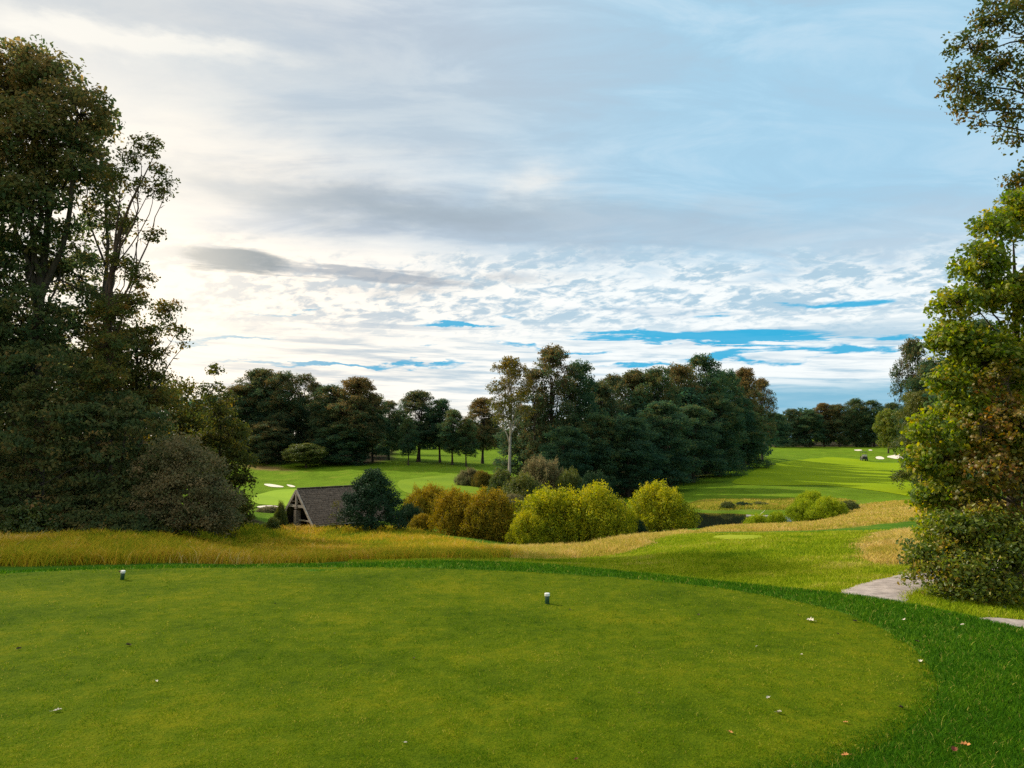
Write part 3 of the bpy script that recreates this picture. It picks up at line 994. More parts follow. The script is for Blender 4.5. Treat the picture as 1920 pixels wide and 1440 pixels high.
for a in [
    ('bare_a', 955, 90, 668, 84, 'gold', 'tall slim tree with a bare pale trunk at the left end of the middle wood', 'palebark'),
    ('open_b', 1038, 95, 646, 105, 'autumn', 'tallest open crowned tree of the middle wood with sky in its branches'),
    ('dense_c', 1085, 97, 676, 80, 'dense', 'dark dense tree right of the tallest open crowned tree'),
    ('open_a', 1000, 94, 690, 55, 'autumn', 'thin tree squeezed between the pale trunked tree and the tallest tree'),
    ('dense_a', 985, 100, 760, 90, 'autumn', 'lower olive tree behind the pale trunk'),
    ('open_b', 1150, 118, 700, 80, 'autumn', 'brown-topped thin tree in the middle wood with a small sky gap under it'),
    ('tall_b', 1124, 103, 714, 84, 'autumn', 'olive tree closing the low saddle of the middle wood'),
    ('tall_a', 1190, 122, 694, 80, 'autumn', 'brown-topped tree on the level ridge of the middle wood, left one'),
    ('dense_b', 1232, 120, 688, 85, 'dense', 'brown-green tree on the level ridge of the middle wood, centre one'),
    ('dense_a', 1275, 128, 684, 85, 'autumn', 'tree left of the wood summit with a reddish rounded top'),
    ('dense_c', 1322, 132, 664, 90, 'dense', 'dark summit tree of the middle wood'),
    ('dense_b', 1362, 140, 694, 80, 'dense', 'dark tree on the right shoulder of the wood summit'),
    ('tall_b', 1400, 150, 688, 62, 'autumn', 'brown knobbly topped tree near the right end of the middle wood'),
    ('open_b', 1430, 160, 708, 55, 'autumn', 'ragged last tree with a limb reaching right over the open sky'),
    ('dense_a', 1180, 93, 782, 105, 'dense', 'lower dark tree whose foot is nearest the fairway in the middle wood'),
    ('dense_b', 1120, 92, 775, 95, 'dense', 'lower dark tree above the grey-green understory shrubs'),
    ('dense_c', 1245, 101, 752, 105, 'dense', 'lower rounded dark tree in front of the level ridge'),
    ('dense_a', 1300, 113, 760, 90, 'dense', 'lower dark tree below the reddish rounded top'),
    ('dense_b', 1345, 124, 738, 95, 'dense', 'bulky lower tree in front of the dark summit tree'),
    ('dense_c', 1395, 142, 770, 80, 'dense', 'lower dark tree at the wood corner beside the top of the fairway'),
    ('dense_a', 1060, 88, 800, 90, 'dense', 'low dark tree between the pale trunk and the understory shrubs'),
]: forest(*a[:6], a[6], bark=a[7] if len(a) > 7 else None)
for a in [
    ('dense_a', 1455, 255, 775, 45, 'dense', 'first low dark tree of the distant treeline beside the middle wood'),
    ('dense_b', 1488, 262, 766, 46, 'autumn', 'brown-topped tree, second from the left in the distant treeline'),
    ('dense_c', 1520, 258, 768, 44, 'dense', 'dark tree, third from the left in the distant treeline'),
    ('tall_b', 1545, 262, 755, 46, 'autumn', 'reddish topped tree at the middle of the distant treeline'),
    ('dense_a', 1574, 260, 758, 44, 'autumn', 'brown-green tree just left of the tallest tree of the distant treeline'),
    ('dense_b', 1606, 262, 747, 48, 'dense', 'tallest wide dark tree of the distant treeline above the golf cart'),
    ('dense_c', 1640, 258, 750, 44, 'dense', 'dark tree right of the golf cart in the distant treeline'),
    ('dense_a', 1676, 255, 755, 46, 'dense', 'last dark tree of the distant treeline beside the tall edge tree'),
    ('round_a', 1668, 215, 768, 46, 'shrub2', 'pale green rounded tree in front of the distant treeline near the bunkers'),
    ('open_b', 1718, 100, 632, 70, 'autumn', 'tall ragged brown-tipped tree emerging behind the right foreground maple'),
    ('dense_b', 1755, 96, 670, 90, 'dense', 'tall dark tree mostly hidden behind the right foreground maple'),
    ('dense_a', 1725, 92, 735, 75, 'shrub', 'lower mid green tree beside the bunkers, behind the right foreground maple'),
    ('dense_a', 1850, 90, 600, 120, 'dense', 'big dark tree seen through the right foreground foliage'),
]: forest(*a[:6], a[6])


def stuff_wood(spans, mat, label, rc=1.3, per=26, ls=.62):
    lobes = []
    for px0, px1, D0, D1, t0, t1, nn in spans:
        for i in range(nn):
            u = (i + .5) / nn + random.uniform(-.3, .3) / nn
            px = px0 + (px1 - px0) * u; D = D0 + (D1 - D0) * u + random.uniform(-4, 4)
            p = at(px, 860, D); zb = float(terr(p[0], p[1])[0])
            zt = at(px, t0 + (t1 - t0) * u + random.uniform(-8, 12), D)[2]
            H = zt - zb; w = abs(px1 - px0) / nn * D / F * .85 + 1.0
            lobes.append((p[0], p[1], zb + H * .5, w, 3.2, H * .5))
    CC, LO, C, N_, sz, t = fill(lobes, rc, .8, per, ls, inner=.6)
    V, Fs, rep = leaf_arrays(C, N_, sz)
    return tag(obj_me('woodland', mesh_np('woodland', V, Fs, mat, tint=np.repeat(t, rep))), label, 'woodland', kind='stuff')


stuff_wood([(330, 700, 168, 168, 742, 742, 16), (690, 760, 185, 190, 775, 775, 4)], M['dense'], 'dark depth of the far wood filling in behind its front trees')
stuff_wood([(735, 960, 235, 235, 800, 795, 12)], M['dense'], 'faint woodland beyond the parkland lawn', 1.5, 22, .8)
stuff_wood([(990, 1180, 106, 112, 790, 770, 9), (1180, 1300, 118, 128, 735, 720, 7), (1300, 1440, 140, 175, 715, 760, 8)], M['dense'], 'dark depth of the middle wood behind its front trees')
stuff_wood([(1440, 1740, 285, 285, 772, 765, 18)], M['dense'], 'dark depth of the distant treeline beyond the fairway', 1.6, 22, .8)
stuff_wood([(-900, -100, 48, 48, 250, 250, 10), (-100, 300, 52, 56, 560, 700, 8), (-150, 330, 42, 43, 780, 860, 9)], M['left'], 'dark depth of the wood on the left edge', 1.0, 22, .4)
stuff_wood([(1800, 2600, 80, 60, 640, 500, 12)], M['dense'], 'dark depth of the wood on the right edge', 1.1, 22, .5)

# ---- hero crowns given by lobes in view directions at their real distance
def lobes_px(L_, base, ky=1.):
    out = []
    for l in L_:
        px, py, D, rx, ry = l[:5]
        p = at(px, py, D) - base
        a, b = rx * D / F, ry * D / F
        out.append((p[0], p[1], p[2], a, (a + b) / 2 * ky if len(l) < 7 else l[6], b) + ((l[5],) if len(l) > 5 else ()))
    return out


def gbase(px, D, py=900):
    p = at(px, py, D); p[2] = float(terr(p[0], p[1])[0]) - .05
    return p


def trunk_px(pts, base): return [at(px, py, D) - base for px, py, D in pts]


# left wood
b = gbase(60, 35)
make_tree('broadleaf_tree', b, [(0, 0, 0), (.1, .1, 4), (-.1, 0, 9), (.2, 0, 14), (.1, .1, 19)],
          lobes_px([(30, 125, 35, 75, 55), (95, 165, 35, 70, 60), (-40, 180, 35, 90, 90), (150, 215, 34.5, 62, 60), (60, 260, 34, 90, 80), (-30, 330, 35, 110, 90),
                    (135, 320, 35, 75, 65), (60, 400, 34, 85, 75), (-20, 500, 35, 100, 80), (110, 480, 35.5, 70, 55, .6), (40, 600, 34, 85, 65, .8), (-60, 680, 34, 110, 90)], b),
          M['left'], M['bark'], 'tallest dark tree on the left edge reaching near the top of the photo', .58, .80, 40, .20, tr=.42, limb=.13, twig=.018, toptint=.35, tint0=.36, ztop=20, zbot=4, shape='oak')
b = gbase(175, 37)
make_tree('broadleaf_tree', b, [(0, 0, 0), (0, .1, 4), (.2, 0, 8), (.3, 0, 12)],
          lobes_px([(180, 260, 37, 45, 40, .8), (165, 340, 37, 55, 45, .7), (200, 420, 37, 50, 45, .6), (150, 520, 37, 60, 50, .7), (190, 590, 36.5, 60, 50, .9), (110, 620, 37, 60, 50), (215, 660, 36, 60, 45)], b),
          M['left'], M['bark'], 'second dark tree from the left edge, standing under the shoulder of the tallest', .52, .78, 36, .19, tr=.3, limb=.1, twig=.016, toptint=.3, shape='oak')
b = gbase(205, 34)
o = make_tree('broadleaf_tree', b, trunk_px([(205, 975, 34), (203, 800, 34), (205, 640, 34), (207, 520, 34), (222, 440, 34), (245, 380, 34), (268, 335, 34), (290, 290, 34)], b),
              lobes_px([(275, 275, 34, 32, 24, .75), (240, 300, 34, 26, 26, .6), (300, 320, 34, 22, 22, .6), (295, 358, 34, 30, 20, .6), (250, 350, 34, 24, 24, .4), (215, 330, 34, 22, 30, .5), (312, 345, 34, 18, 12, .6),
                        (240, 410, 34, 26, 16, .6), (290, 440, 34, 22, 14, .7), (205, 420, 34, 22, 30, .5), (225, 500, 34, 34, 26, .7), (262, 520, 34, 28, 28, .9), (250, 570, 34, 38, 24, .8), (205, 590, 33.4, 40, 30, .9), (200, 650, 33.2, 45, 36, .9), (190, 710, 33, 50, 36, .9)], b),
              M['oak'], M['redbark'], 'slender open tree with reddish leaning limbs bare against the sky on the left', .30, .62, 26, .125, tr=.15, limb=.05, twig=.012, shape='oak', inner=.2, tint0=.5)
b = gbase(262, 37)
make_tree('broadleaf_tree', b, trunk_px([(262, 970, 37), (262, 820, 37), (258, 700, 37), (255, 600, 37)], b),
          lobes_px([(318, 585, 37, 30, 24, .8), (335, 622, 37, 20, 18, .6), (290, 620, 37, 34, 18, .5), (250, 640, 37, 50, 30), (300, 670, 37, 34, 16, .7), (220, 700, 37, 60, 38), (290, 712, 37, 40, 20, .8), (345, 640, 37, 14, 12, .3),
                    (265, 750, 37, 70, 40), (180, 760, 36, 70, 45)], b),
          M['oak'], M['bark'], 'brown backlit tree with tufted branches stretching right over the meadow edge', .42, .85, 34, .14, tr=.2, limb=.07, twig=.014, shape='oak', inner=.3, tint0=.5)
b = gbase(70, 32.5)
make_tree('understory_tree', b, [(0, 0, 0), (0, .1, 3), (.2, 0, 6)],
          lobes_px([(60, 690, 32.5, 100, 50), (-20, 760, 32.5, 110, 60), (100, 770, 32, 90, 50), (170, 800, 32, 80, 42), (40, 850, 31.5, 110, 50), (150, 870, 31.5, 85, 45), (-60, 900, 31.5, 100, 60), (60, 935, 31.5, 90, 40), (0, 970, 31, 90, 34), (120, 965, 31, 90, 34)], b),
          M['left'], M['bark'], 'low spreading tree with layered branches at the bottom left of the wood', .55, .55, 38, .17, tr=.2, limb=.08, shape='oak', flat=.35, tint0=.28)
b = gbase(225, 32.5)
make_tree('understory_tree', b, [(0, 0, 0), (0, .1, 2.5), (.2, 0, 5)],
          lobes_px([(205, 770, 33, 60, 40), (260, 800, 33, 60, 40), (210, 850, 32.5, 70, 40), (280, 870, 32.5, 60, 40), (230, 930, 32, 75, 42), (150, 940, 32, 70, 40), (200, 975, 31.5, 90, 30), (260, 975, 31.3, 60, 26)], b),
          M['left'], M['bark'], 'low dark green tree beside the grey-brown shrub at the wood edge', .5, .58, 38, .16, tr=.15, limb=.07, shape='oak', flat=.4, tint0=.32)
b = gbase(330, 44)
make_tree('understory_tree', b, [(0, 0, 0), (0, .1, 3), (.2, 0, 6.5)],
          lobes_px([(325, 740, 44, 42, 30), (290, 775, 44, 42, 30), (355, 770, 44, 36, 30), (325, 815, 44, 55, 35), (380, 830, 44, 40, 45), (300, 870, 44, 60, 50), (370, 900, 44, 60, 50)], b),
          M['gold'], M['bark'], 'golden green tree glowing behind the grey-brown shrub', .55, .55, 34, .19, tr=.15, limb=.07, tint0=.35)
b = gbase(408, 40)
make_tree('slim_tree', b, [(0, 0, 0), (0, .1, 3), (.1, 0, 6), (0, 0, 7.4)],
          lobes_px([(400, 700, 40, 12, 20, .6), (395, 735, 40, 26, 22, .5), (425, 745, 40, 18, 18, .5), (400, 780, 40, 34, 26, .7), (430, 815, 40, 34, 30), (390, 830, 40, 34, 30), (440, 860, 40, 38, 30), (410, 900, 40, 52, 34),
                    (458, 905, 40, 22, 16, .6), (420, 945, 40, 38, 30), (450, 955, 39.5, 26, 34), (420, 985, 39, 40, 22)], b),
          M['gold'], M['bark'], 'slim pointed yellow-green tree at the right end of the left wood', .38, .7, 32, .15, tr=.10, limb=.05, twig=.01, tint0=.22, inner=.3, shape='oak')
b = gbase(345, 32)
make_tree('shrub', b, None,
          lobes_px([(335, 850, 32, 50, 36), (375, 880, 32, 50, 36), (300, 885, 32, 50, 40), (345, 920, 31.5, 75, 45), (405, 935, 32, 42, 36), (280, 950, 31.5, 45, 38), (370, 965, 31.5, 58, 34), (300, 975, 31.2, 60, 26), (415, 975, 31.8, 34, 24)], b),
          M['grey'], M['bark'], 'large grey-brown rounded shrub at the right foot of the left wood', .36, .70, 44, .11, cat='shrub', tint0=.55)
b = gbase(395, 33)
make_tree('shrub', b, None, lobes_px([(395, 965, 33, 42, 26), (425, 975, 33, 22, 16), (360, 975, 32.5, 40, 20)], b), M['left'], M['bark'], 'low blackish green shrub under the grey-brown shrub', .3, .65, 40, .10, cat='shrub', tint0=.1)
for px, D, w, h, lab in [(60, 30, 60, 45, 'bright green low bush in front of the left wood'), (150, 30.5, 70, 34, 'flat dark bush left of centre along the foot of the left wood'), (245, 30.5, 60, 30, 'flat dark bush next to the grey-brown shrub at the meadow edge'), (-30, 30, 60, 40, 'dark bush cut by the left edge at the meadow')]:
    b = gbase(px, D)
    make_tree('shrub', b, None, [(0, 0, .5 * h * D / F, w * D / F, w * D / F * .8, h * D / F), (.7, -.2, .3 * h * D / F, w * D / F * .6, w * D / F * .6, h * D / F * .7)], M['shrub'] if px == 60 else M['left'], M['bark'], lab, .3, .6, 36, .12, cat='shrub', tint0=.3)
# off-frame neighbours of the left wood
for px, D, top, w in [(-230, 34, 60, 300), (-480, 33, 120, 320), (-800, 32, 100, 340)]:
    o = forest('dense_b', px, D, top, w, 'left', 'dense tree of the left wood standing outside the left edge', name='broadleaf_tree', group='trees continuing the left wood outside the photo')

# right foreground
b = gbase(1900, 13.5)
make_tree('maple_tree', b, trunk_px([(1900, 1140, 13.5), (1900, 900, 13.5), (1905, 600, 13.5), (1900, 450, 13.5)], b),
          lobes_px([(1868, 430, 13.4, 42, 38, .8), (1935, 400, 13.5, 60, 50), (1838, 500, 13.3, 52, 45), (1795, 570, 13.2, 46, 38, .8), (1780, 630, 13.1, 40, 36, .8), (1900, 560, 13.2, 70, 60), (1800, 640, 13, 48, 42), (1855, 680, 13, 70, 55), (1775, 720, 12.9, 38, 34, .9),
                    (1945, 700, 13, 90, 80), (1800, 780, 12.8, 60, 46), (1735, 810, 12.7, 32, 26, .8), (1860, 830, 12.8, 70, 60), (1765, 860, 12.7, 55, 40), (1725, 860, 12.6, 26, 24, .7), (1800, 930, 12.7, 60, 44), (1755, 940, 12.6, 36, 34, .8), (1745, 990, 12.3, 34, 26, .7), (1800, 1000, 12.0, 44, 30, .7), (1860, 1010, 11.8, 44, 30, .6), (1735, 1040, 11.9, 26, 22, .5), (2050, 600, 13, 120, 140), (2050, 850, 13, 120, 140)], b),
          M['bright'], M['bark'], 'bright green and yellow maple filling the right edge, broad lobed leaves', .20, .85, 46, .066, shape='lobed', tr=.14, limb=.05, twig=.008, tint0=.42, inner=.35, flat=.7, lt=.2)
b = gbase(1895, 12.5)
make_tree('maple_tree', b, trunk_px([(1930, 1140, 12.6), (1925, 1000, 12.6), (1915, 850, 12.5)], b),
          lobes_px([(1890, 720, 12.4, 50, 44, .55), (1910, 800, 12.3, 70, 50), (1840, 800, 12.2, 40, 36, .5), (1855, 880, 12.2, 60, 46), (1935, 900, 12.2, 60, 60), (1830, 950, 12.1, 50, 36, .7), (1900, 990, 12.1, 70, 46)], b),
          M['maple'], M['bark'], 'reddish brown autumn maple in front of the bright green maple at the right edge', .19, .55, 34, .060, shape='lobed', tr=.08, limb=.035, twig=.006, tint0=.55, inner=.35, lt=.2)
b = gbase(1810, 11.6)
make_tree('shrub', b, trunk_px([(1830, 1140, 11.8), (1830, 1080, 11.8), (1835, 1010, 11.8)], b),
          lobes_px([(1780, 1000, 11.9, 50, 40), (1735, 1040, 11.8, 38, 34, .8), (1845, 1000, 11.8, 60, 50), (1760, 1075, 11.6, 44, 36), (1820, 1070, 11.5, 60, 50), (1895, 1060, 11.5, 60, 60), (1715, 1085, 11.7, 20, 20, .6), (1870, 1115, 11.2, 60, 36), (1930, 1010, 11.6, 50, 60), (1790, 1115, 11.3, 40, 24, .8), (1985, 1060, 11.5, 60, 80)], b),
          M['shrub2'], M['bark'], 'dense small leaved shrub at the foot of the right foreground maple', .20, .95, 40, .058, shape='oak', tr=.03, limb=.02, twig=.005, cat='shrub', tint0=.45, inner=.4, lt=.2)
b = gbase(2080, 17)
make_tree('oak_tree', b, trunk_px([(2080, 1100, 17), (2085, 700, 17), (2080, 350, 17), (2060, 150, 17)], b),
          lobes_px([(1870, 40, 16.8, 45, 40, .8), (1820, 90, 16.8, 42, 34, .8), (1870, 130, 16.8, 50, 40, .8), (1795, 150, 16.8, 36, 30, .8), (1835, 185, 16.8, 50, 30, .8), (1790, 205, 16.7, 24, 20, .6), (1885, 210, 16.8, 40, 34, .7), (1825, 235, 16.7, 22, 12, .6),
                    (1900, 262, 16.8, 26, 16, .8), (1930, 20, 16.8, 50, 40, .8), (1960, 120, 16.8, 50, 80, .6), (1905, 345, 16.8, 24, 22, 1.2), (1935, 330, 16.8, 34, 30), (1945, 390, 16.8, 40, 30), (1900, 375, 16.8, 20, 14), (2040, 60, 17, 100, 90), (2060, 300, 17, 110, 120), (1845, 5, 16.8, 20, 12, .6)], b),
          M['oak'], M['bark'], 'tall oak reaching in from beyond the top right corner with brown-green tufts', .24, .72, 28, .088, tr=.26, limb=.055, twig=.008, shape='oak', att=(.82, .96), inner=.25, tint0=.42, lt=.22)

# ------------------------------------------------------------------ bushes
BP = []
for sd_ in range(4):
    random.seed(40 + sd_)
    lobes = [(0, 0, .42, .62, .62, .50)]
    for i in range(16):
        a = i * 2.399 + sd_ + random.uniform(-.6, .6); t = (i + .5) / 16
        rr = .62 * math.sqrt(t) + .02
        lr = random.uniform(.15, .38)
        lobes.append((rr * math.cos(a), rr * math.sin(a), max(.22, .80 - .60 * t * t + random.uniform(-.14, .10)) - .12, lr, lr, lr * random.uniform(.8, 1.15)))
    for i in range(26):
        a = random.uniform(0, 6.28); e_ = random.uniform(.15, 1.5); q_ = random.uniform(.86, 1.06)
        lobes.append((q_ * .86 * math.cos(e_) * math.cos(a), q_ * .86 * math.cos(e_) * math.sin(a), .1 + q_ * .80 * math.sin(e_), .08, .08, .13))
    for i in range(7):
        a = i * .9 + sd_; lobes.append((.66 * math.cos(a), .66 * math.sin(a), .20, .26, .26, .22))
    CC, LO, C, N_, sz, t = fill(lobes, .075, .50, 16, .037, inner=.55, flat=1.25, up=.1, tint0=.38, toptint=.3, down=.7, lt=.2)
    C[:, 2] = np.abs(C[:, 2]) + .01
    V, Fs, rep = leaf_arrays(C, N_, sz)
    cm = mesh_np('bush_foliage', V, Fs, M['willow'], tint=np.repeat(t, rep))
    mb = MB()
    for i in range(14):
        a = random.uniform(0, 6.28); r_ = random.uniform(.2, .7)
        e = np.array([r_ * math.cos(a), r_ * math.sin(a), random.uniform(.4, .75)])
        s = np.linspace(0, 1, 5)[:, None]
        mb.tube(e * s + np.array([0, 0, -.02]) + np.array([0, 0, .1]) * np.sin(s * math.pi), np.linspace(.014, .005, 5), 5)
    st = mesh_np('bush_stems', np.concatenate(mb.V), [np.array(v) for v in mb.F.values()], M['bark'])
    BP.append((cm, st))


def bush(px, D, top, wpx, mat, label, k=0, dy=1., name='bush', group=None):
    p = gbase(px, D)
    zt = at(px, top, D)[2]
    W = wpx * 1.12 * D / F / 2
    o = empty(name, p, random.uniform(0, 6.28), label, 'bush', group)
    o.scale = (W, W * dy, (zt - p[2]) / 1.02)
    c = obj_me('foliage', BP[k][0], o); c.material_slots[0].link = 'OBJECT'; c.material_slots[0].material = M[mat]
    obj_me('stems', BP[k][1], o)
    return o


random.seed(5)
for a in [
    (1032, 46, 907, 172, 'willow', 'largest yellow-green willow bush, the left half of the big central pair', 0),
    (1118, 45.5, 907, 150, 'willow', 'yellow-green willow bush joined to the right of the largest one', 1),
    (990, 44, 960, 90, 'willow', 'low yellow skirt bush at the left foot of the largest willow bush', 2),
    (1172, 47, 955, 55, 'willow', 'small yellow bush in the gap between the big pair and the right willow bush', 3),
    (1234, 49, 906, 140, 'willow', 'rounded yellow-green willow bush standing alone beside the pond', 2),
    (1190, 47, 972, 45, 'evergreen', 'small dark bush at the left foot of the willow bush beside the pond', 0),
    (915, 46.5, 916, 122, 'orange', 'orange-brown bush with a dark right side, left of the largest willow bush', 1),
    (860, 47.5, 914, 105, 'orange', 'orange-brown bush in the middle of the three orange ones', 3),
    (800, 56, 904, 95, 'orange', 'olive-orange bush furthest left of the orange ones, next to the evergreen', 0),
    (770, 53, 945, 55, 'evergreen', 'small dark green bush beside the round evergreen shrub', 2),
    (790, 49, 962, 50, 'orange', 'low yellow flowering bush beside the faint grass track', 3),
    (980, 68, 888, 85, 'shrub', 'mid green bush behind the largest willow bush on its left', 2),
    (1018, 80, 852, 95, 'grey', 'brown-grey understory bush at the foot of the middle wood', 0),
    (1070, 78, 878, 65, 'shrub', 'pale olive understory bush right of the brown-grey one', 3),
    (1118, 76, 884, 80, 'evergreen', 'blue-green understory bush near the corner of the fairway', 1),
    (1160, 60, 935, 55, 'shrub', 'green bush peeping between the willow bushes', 1),
    (940, 85, 880, 60, 'shrub', 'green bush at the foot of the pale trunked tree', 1),
    (880, 100, 878, 55, 'grey', 'low grey-green bush on the left fairway edge', 2),
    (905, 98, 880, 45, 'gold', 'low straw coloured bush right of the grey-green one on the fairway edge', 0),
    (955, 66, 925, 70, 'grey', 'low olive bush filling in behind the orange-brown bushes', 3),
    (1518, 66, 917, 62, 'lime', 'upper yellow-green bush of the clump by the pond', 0),
    (1505, 60, 935, 70, 'lime', 'left bright green bush of the clump by the pond', 1),
    (1550, 58, 932, 80, 'lime', 'right bright green bush of the clump by the pond', 2),
    (1590, 60, 938, 45, 'shrub', 'darker green bush ending the clump by the pond on the right', 3),
    (1418, 53, 960, 55, 'lime', 'low yellow-green reedy bush on the near bank of the pond', 0),
    (1455, 56, 958, 45, 'lime', 'low reedy bush touching the end of the pale log', 3),
    (1362, 69, 940, 34, 'shrub', 'dark small bush on the far bank of the pond, left one', 1),
    (1390, 70, 941, 42, 'evergreen', 'dark small bush on the far bank of the pond, middle one', 2),
    (1425, 71, 940, 42, 'shrub', 'olive small bush on the far bank of the pond, right one', 0),
    (527, 47.5, 940, 26, 'shrub', 'small green bush growing at the left side of the shed gable', 1),
    (512, 46, 970, 32, 'shrub', 'weedy clump in the grass left of the shed', 2),
    (505, 66, 948, 50, 'grey', 'brownish tuft on the bank behind the shed', 0),
]: bush(*a[:6], k=a[6])

# round evergreen shrub
b = gbase(699, 46)
cc = 46 / F
lob = [(0, 0, 1.5, 1.6, 1.6, 1.5), (0, 0, 2.9, .85, .85, .85), (-.1, 0, 3.45, .45, .45, .45)]
for i in range(22):
    a = i * 2.399; t = i / 22
    R_ = 1.5 * (1 - t ** 2.2) + .15
    lob.append((R_ * math.cos(a), R_ * math.sin(a), .45 + 3.0 * t, .50, .50, .50))
make_tree('evergreen_shrub', b, [(0, 0, 0), (0, 0, 1.5), (0, 0, 3)], lob, M['evergreen'], M['bark'], 'dark round evergreen shrub overlapping the right end of the shed', .22, .55, 34, .085, tr=.12, limb=.04, cat='shrub', flat=.8, tint0=.35, up=.5, toptint=.35)

# sparse sapling against roof
b = gbase(632, 46.5)
make_tree('sapling', b, [(0, 0, 0), (.03, 0, .8), (-.02, 0, 1.6)], [(0, 0, 1.7, .35, .35, .35, .6), (.3, 0, 1.2, .3, .3, .3, .5), (-.3, 0, 1.0, .3, .3, .3, .5), (.1, 0, .6, .4, .4, .3, .6)], M['gold'], M['bark'], 'thin leafy sapling in front of the shed roof', .14, .35, 9, .07, tr=.02, limb=.012, twig=.006, cat='sapling')

# ------------------------------------------------------------------ shed
ap = at(557, 917, 50)
zg = float(terr(ap[0], ap[1])[0])
sh = empty('open_shed', (ap[0], ap[1], zg), math.radians(45), 'weathered open timber shed with steep shake roof and A-shaped gable', 'shed')
HR = ap[2] - zg; RISE = 2.02; HW = 2.0; LEN = 6.4; HE = HR - RISE
# local: x along the ridge (receding right), y across; -y is the near right side
sl = math.hypot(HW + .12, RISE + .12); ang = math.atan2(RISE, HW)
roof = MB()
rows = 17
for sgn in (-1, 1):
    dn = np.array([0, sgn * math.cos(ang), -math.sin(ang)]); nm = np.array([0, sgn * math.sin(ang), math.cos(ang)])
    Rm = np.stack([np.array([1, 0, 0.]), dn, nm], 1)
    top = np.array([LEN / 2, 0, HR - .02])
    roof.box(top + dn * (sl / 2) - nm * .03, (LEN, sl, .04), Rm)
    for r_ in range(rows):
        x0 = 0.
        while x0 < LEN:
            w_ = min(random.uniform(.12, .26), LEN - x0)
            if w_ < .05: break
            dd = (r_ + .5) * sl / rows + random.uniform(-.02, .02)
            tilt = math.radians(3.5 + random.uniform(-1.5, 2.5))
            d2 = dn * math.cos(tilt) + nm * math.sin(tilt) * 1.0; n2 = nm * math.cos(tilt) - dn * math.sin(tilt)
            roof.box(np.array([x0 + w_ / 2, 0, HR - .02]) + dn * dd + nm * (.015 + random.uniform(0, .012)), (w_ - .012, sl / rows * 1.35, .034), np.stack([np.array([1, 0, 0.]), d2, n2], 1))
            x0 += w_
ro = roof.build('roof', M['shingle'], sh)
rc_ = MB(); rc_.beam((0, 0, HR + .05), (LEN, 0, HR + .05), .18, .05)
rc_.build('ridge_cap', M['darkwood'], ro)
for sgn in (-1, 1):
    mb = MB()
    mb.beam((-.06, sgn * .02, HR - .10), (-.06, sgn * (HW + .12), HR - .10 - (RISE + .12)), .06, .17)
    mb.build('barge_board', M['timber'], sh)
    mb = MB()
    mb.beam((0, sgn * (HW + .10), HE - .18), (LEN, sgn * (HW + .10), HE - .18), .05, .14)
    mb.build('eave_board', M['timber'], sh)
mb = MB(); mb.beam((-.02, 0, HR - 1.12), (-.02, 0, HR - .14), .12, .13); mb.build('king_post', M['timber'], sh)
yc = HW * (1.03 / RISE)
mb = MB(); mb.beam((.02, -yc, HR - 1.10), (.02, yc, HR - 1.10), .12, .16); mb.build('collar_beam', M['timber'], sh)
mb = MB(); mb.beam((.02, -.62, HR - .82), (.02, .62, HR - .82), .03, .035); mb.build('tie_rod', M['timber'], sh)
mb = MB()
for i in range(5): mb.box((.05, random.uniform(-.02, .02), i * .21 + .1), (.34, .34 - .02 * i, .20))
mb.box((.05, 0, 1.2), (.3, .28, max(.1, (HR - 1.18) - 1.1) * 2 - .1))
mb.build('pier', M['stone'], sh)
for x_ in (.15, 2.2, 4.2, 6.2):
    for sgn in (-1, 1):
        mb = MB(); mb.beam((x_, sgn * (HW - .12), -.3), (x_, sgn * (HW - .12), HE - .02), .13, .13); mb.build('post', M['darkwood'], sh)
mb = MB()
for i in range(16): mb.box((LEN - .3, -HW + .15 + i * .246, HE * .5 + min(RISE - .3, (RISE) * (1 - abs(-HW + .15 + i * .246) / HW)) * .5 - .1), (.03, .238, HE + max(.1, RISE * (1 - abs(-HW + .15 + i * .246) / HW)) - .1))
mb.build('back_wall', M['darkwood'], sh)
mb = MB(); mb.box((3.2, HW - .25, .15), (6.0, .03, .7)); mb.build('side_wall', M['darkwood'], sh)
mb = MB(); mb.beam((.1, -.15, .42), (.1, -HW + .2, .42), .05, .09); mb.build('rail', M['timber'], sh)

# stake right of evergreen
b = gbase(748, 47)
mb = MB(); mb.beam((0, 0, -.1), (.02, 0, .85), .06, .06); o = mb.build('stake', M['log']); o.location = b
tag(o, 'short pale wooden stake beside the round evergreen shrub', 'stake')

# log by the pond
b = at(1400, 963, 62.5); e = at(1475, 964, 62)
mb = MB(); L_ = e - b; s = np.linspace(0, 1, 8)[:, None]
mb.tube(np.array([0, 0, 0]) + L_ * s + rng.normal(0, .015, (8, 3)), np.linspace(.11, .07, 8), 8)
for q, l in ((.3, .5), (.7, .4)): mb.tube([L_ * q, L_ * q + np.array([.2, -.1, l * .5]), L_ * q + np.array([.5, -.1, l])], [.04, .03, .01], 5)
o = mb.build('fallen_log', M['log'], smooth=True); o.location = (b[0], b[1], WZ + .12)
for v in o.data.vertices: v.co.z -= L_[2] * (v.co.x / L_[0])
tag(o, 'pale bleached log lying at the edge of the pond', 'log')

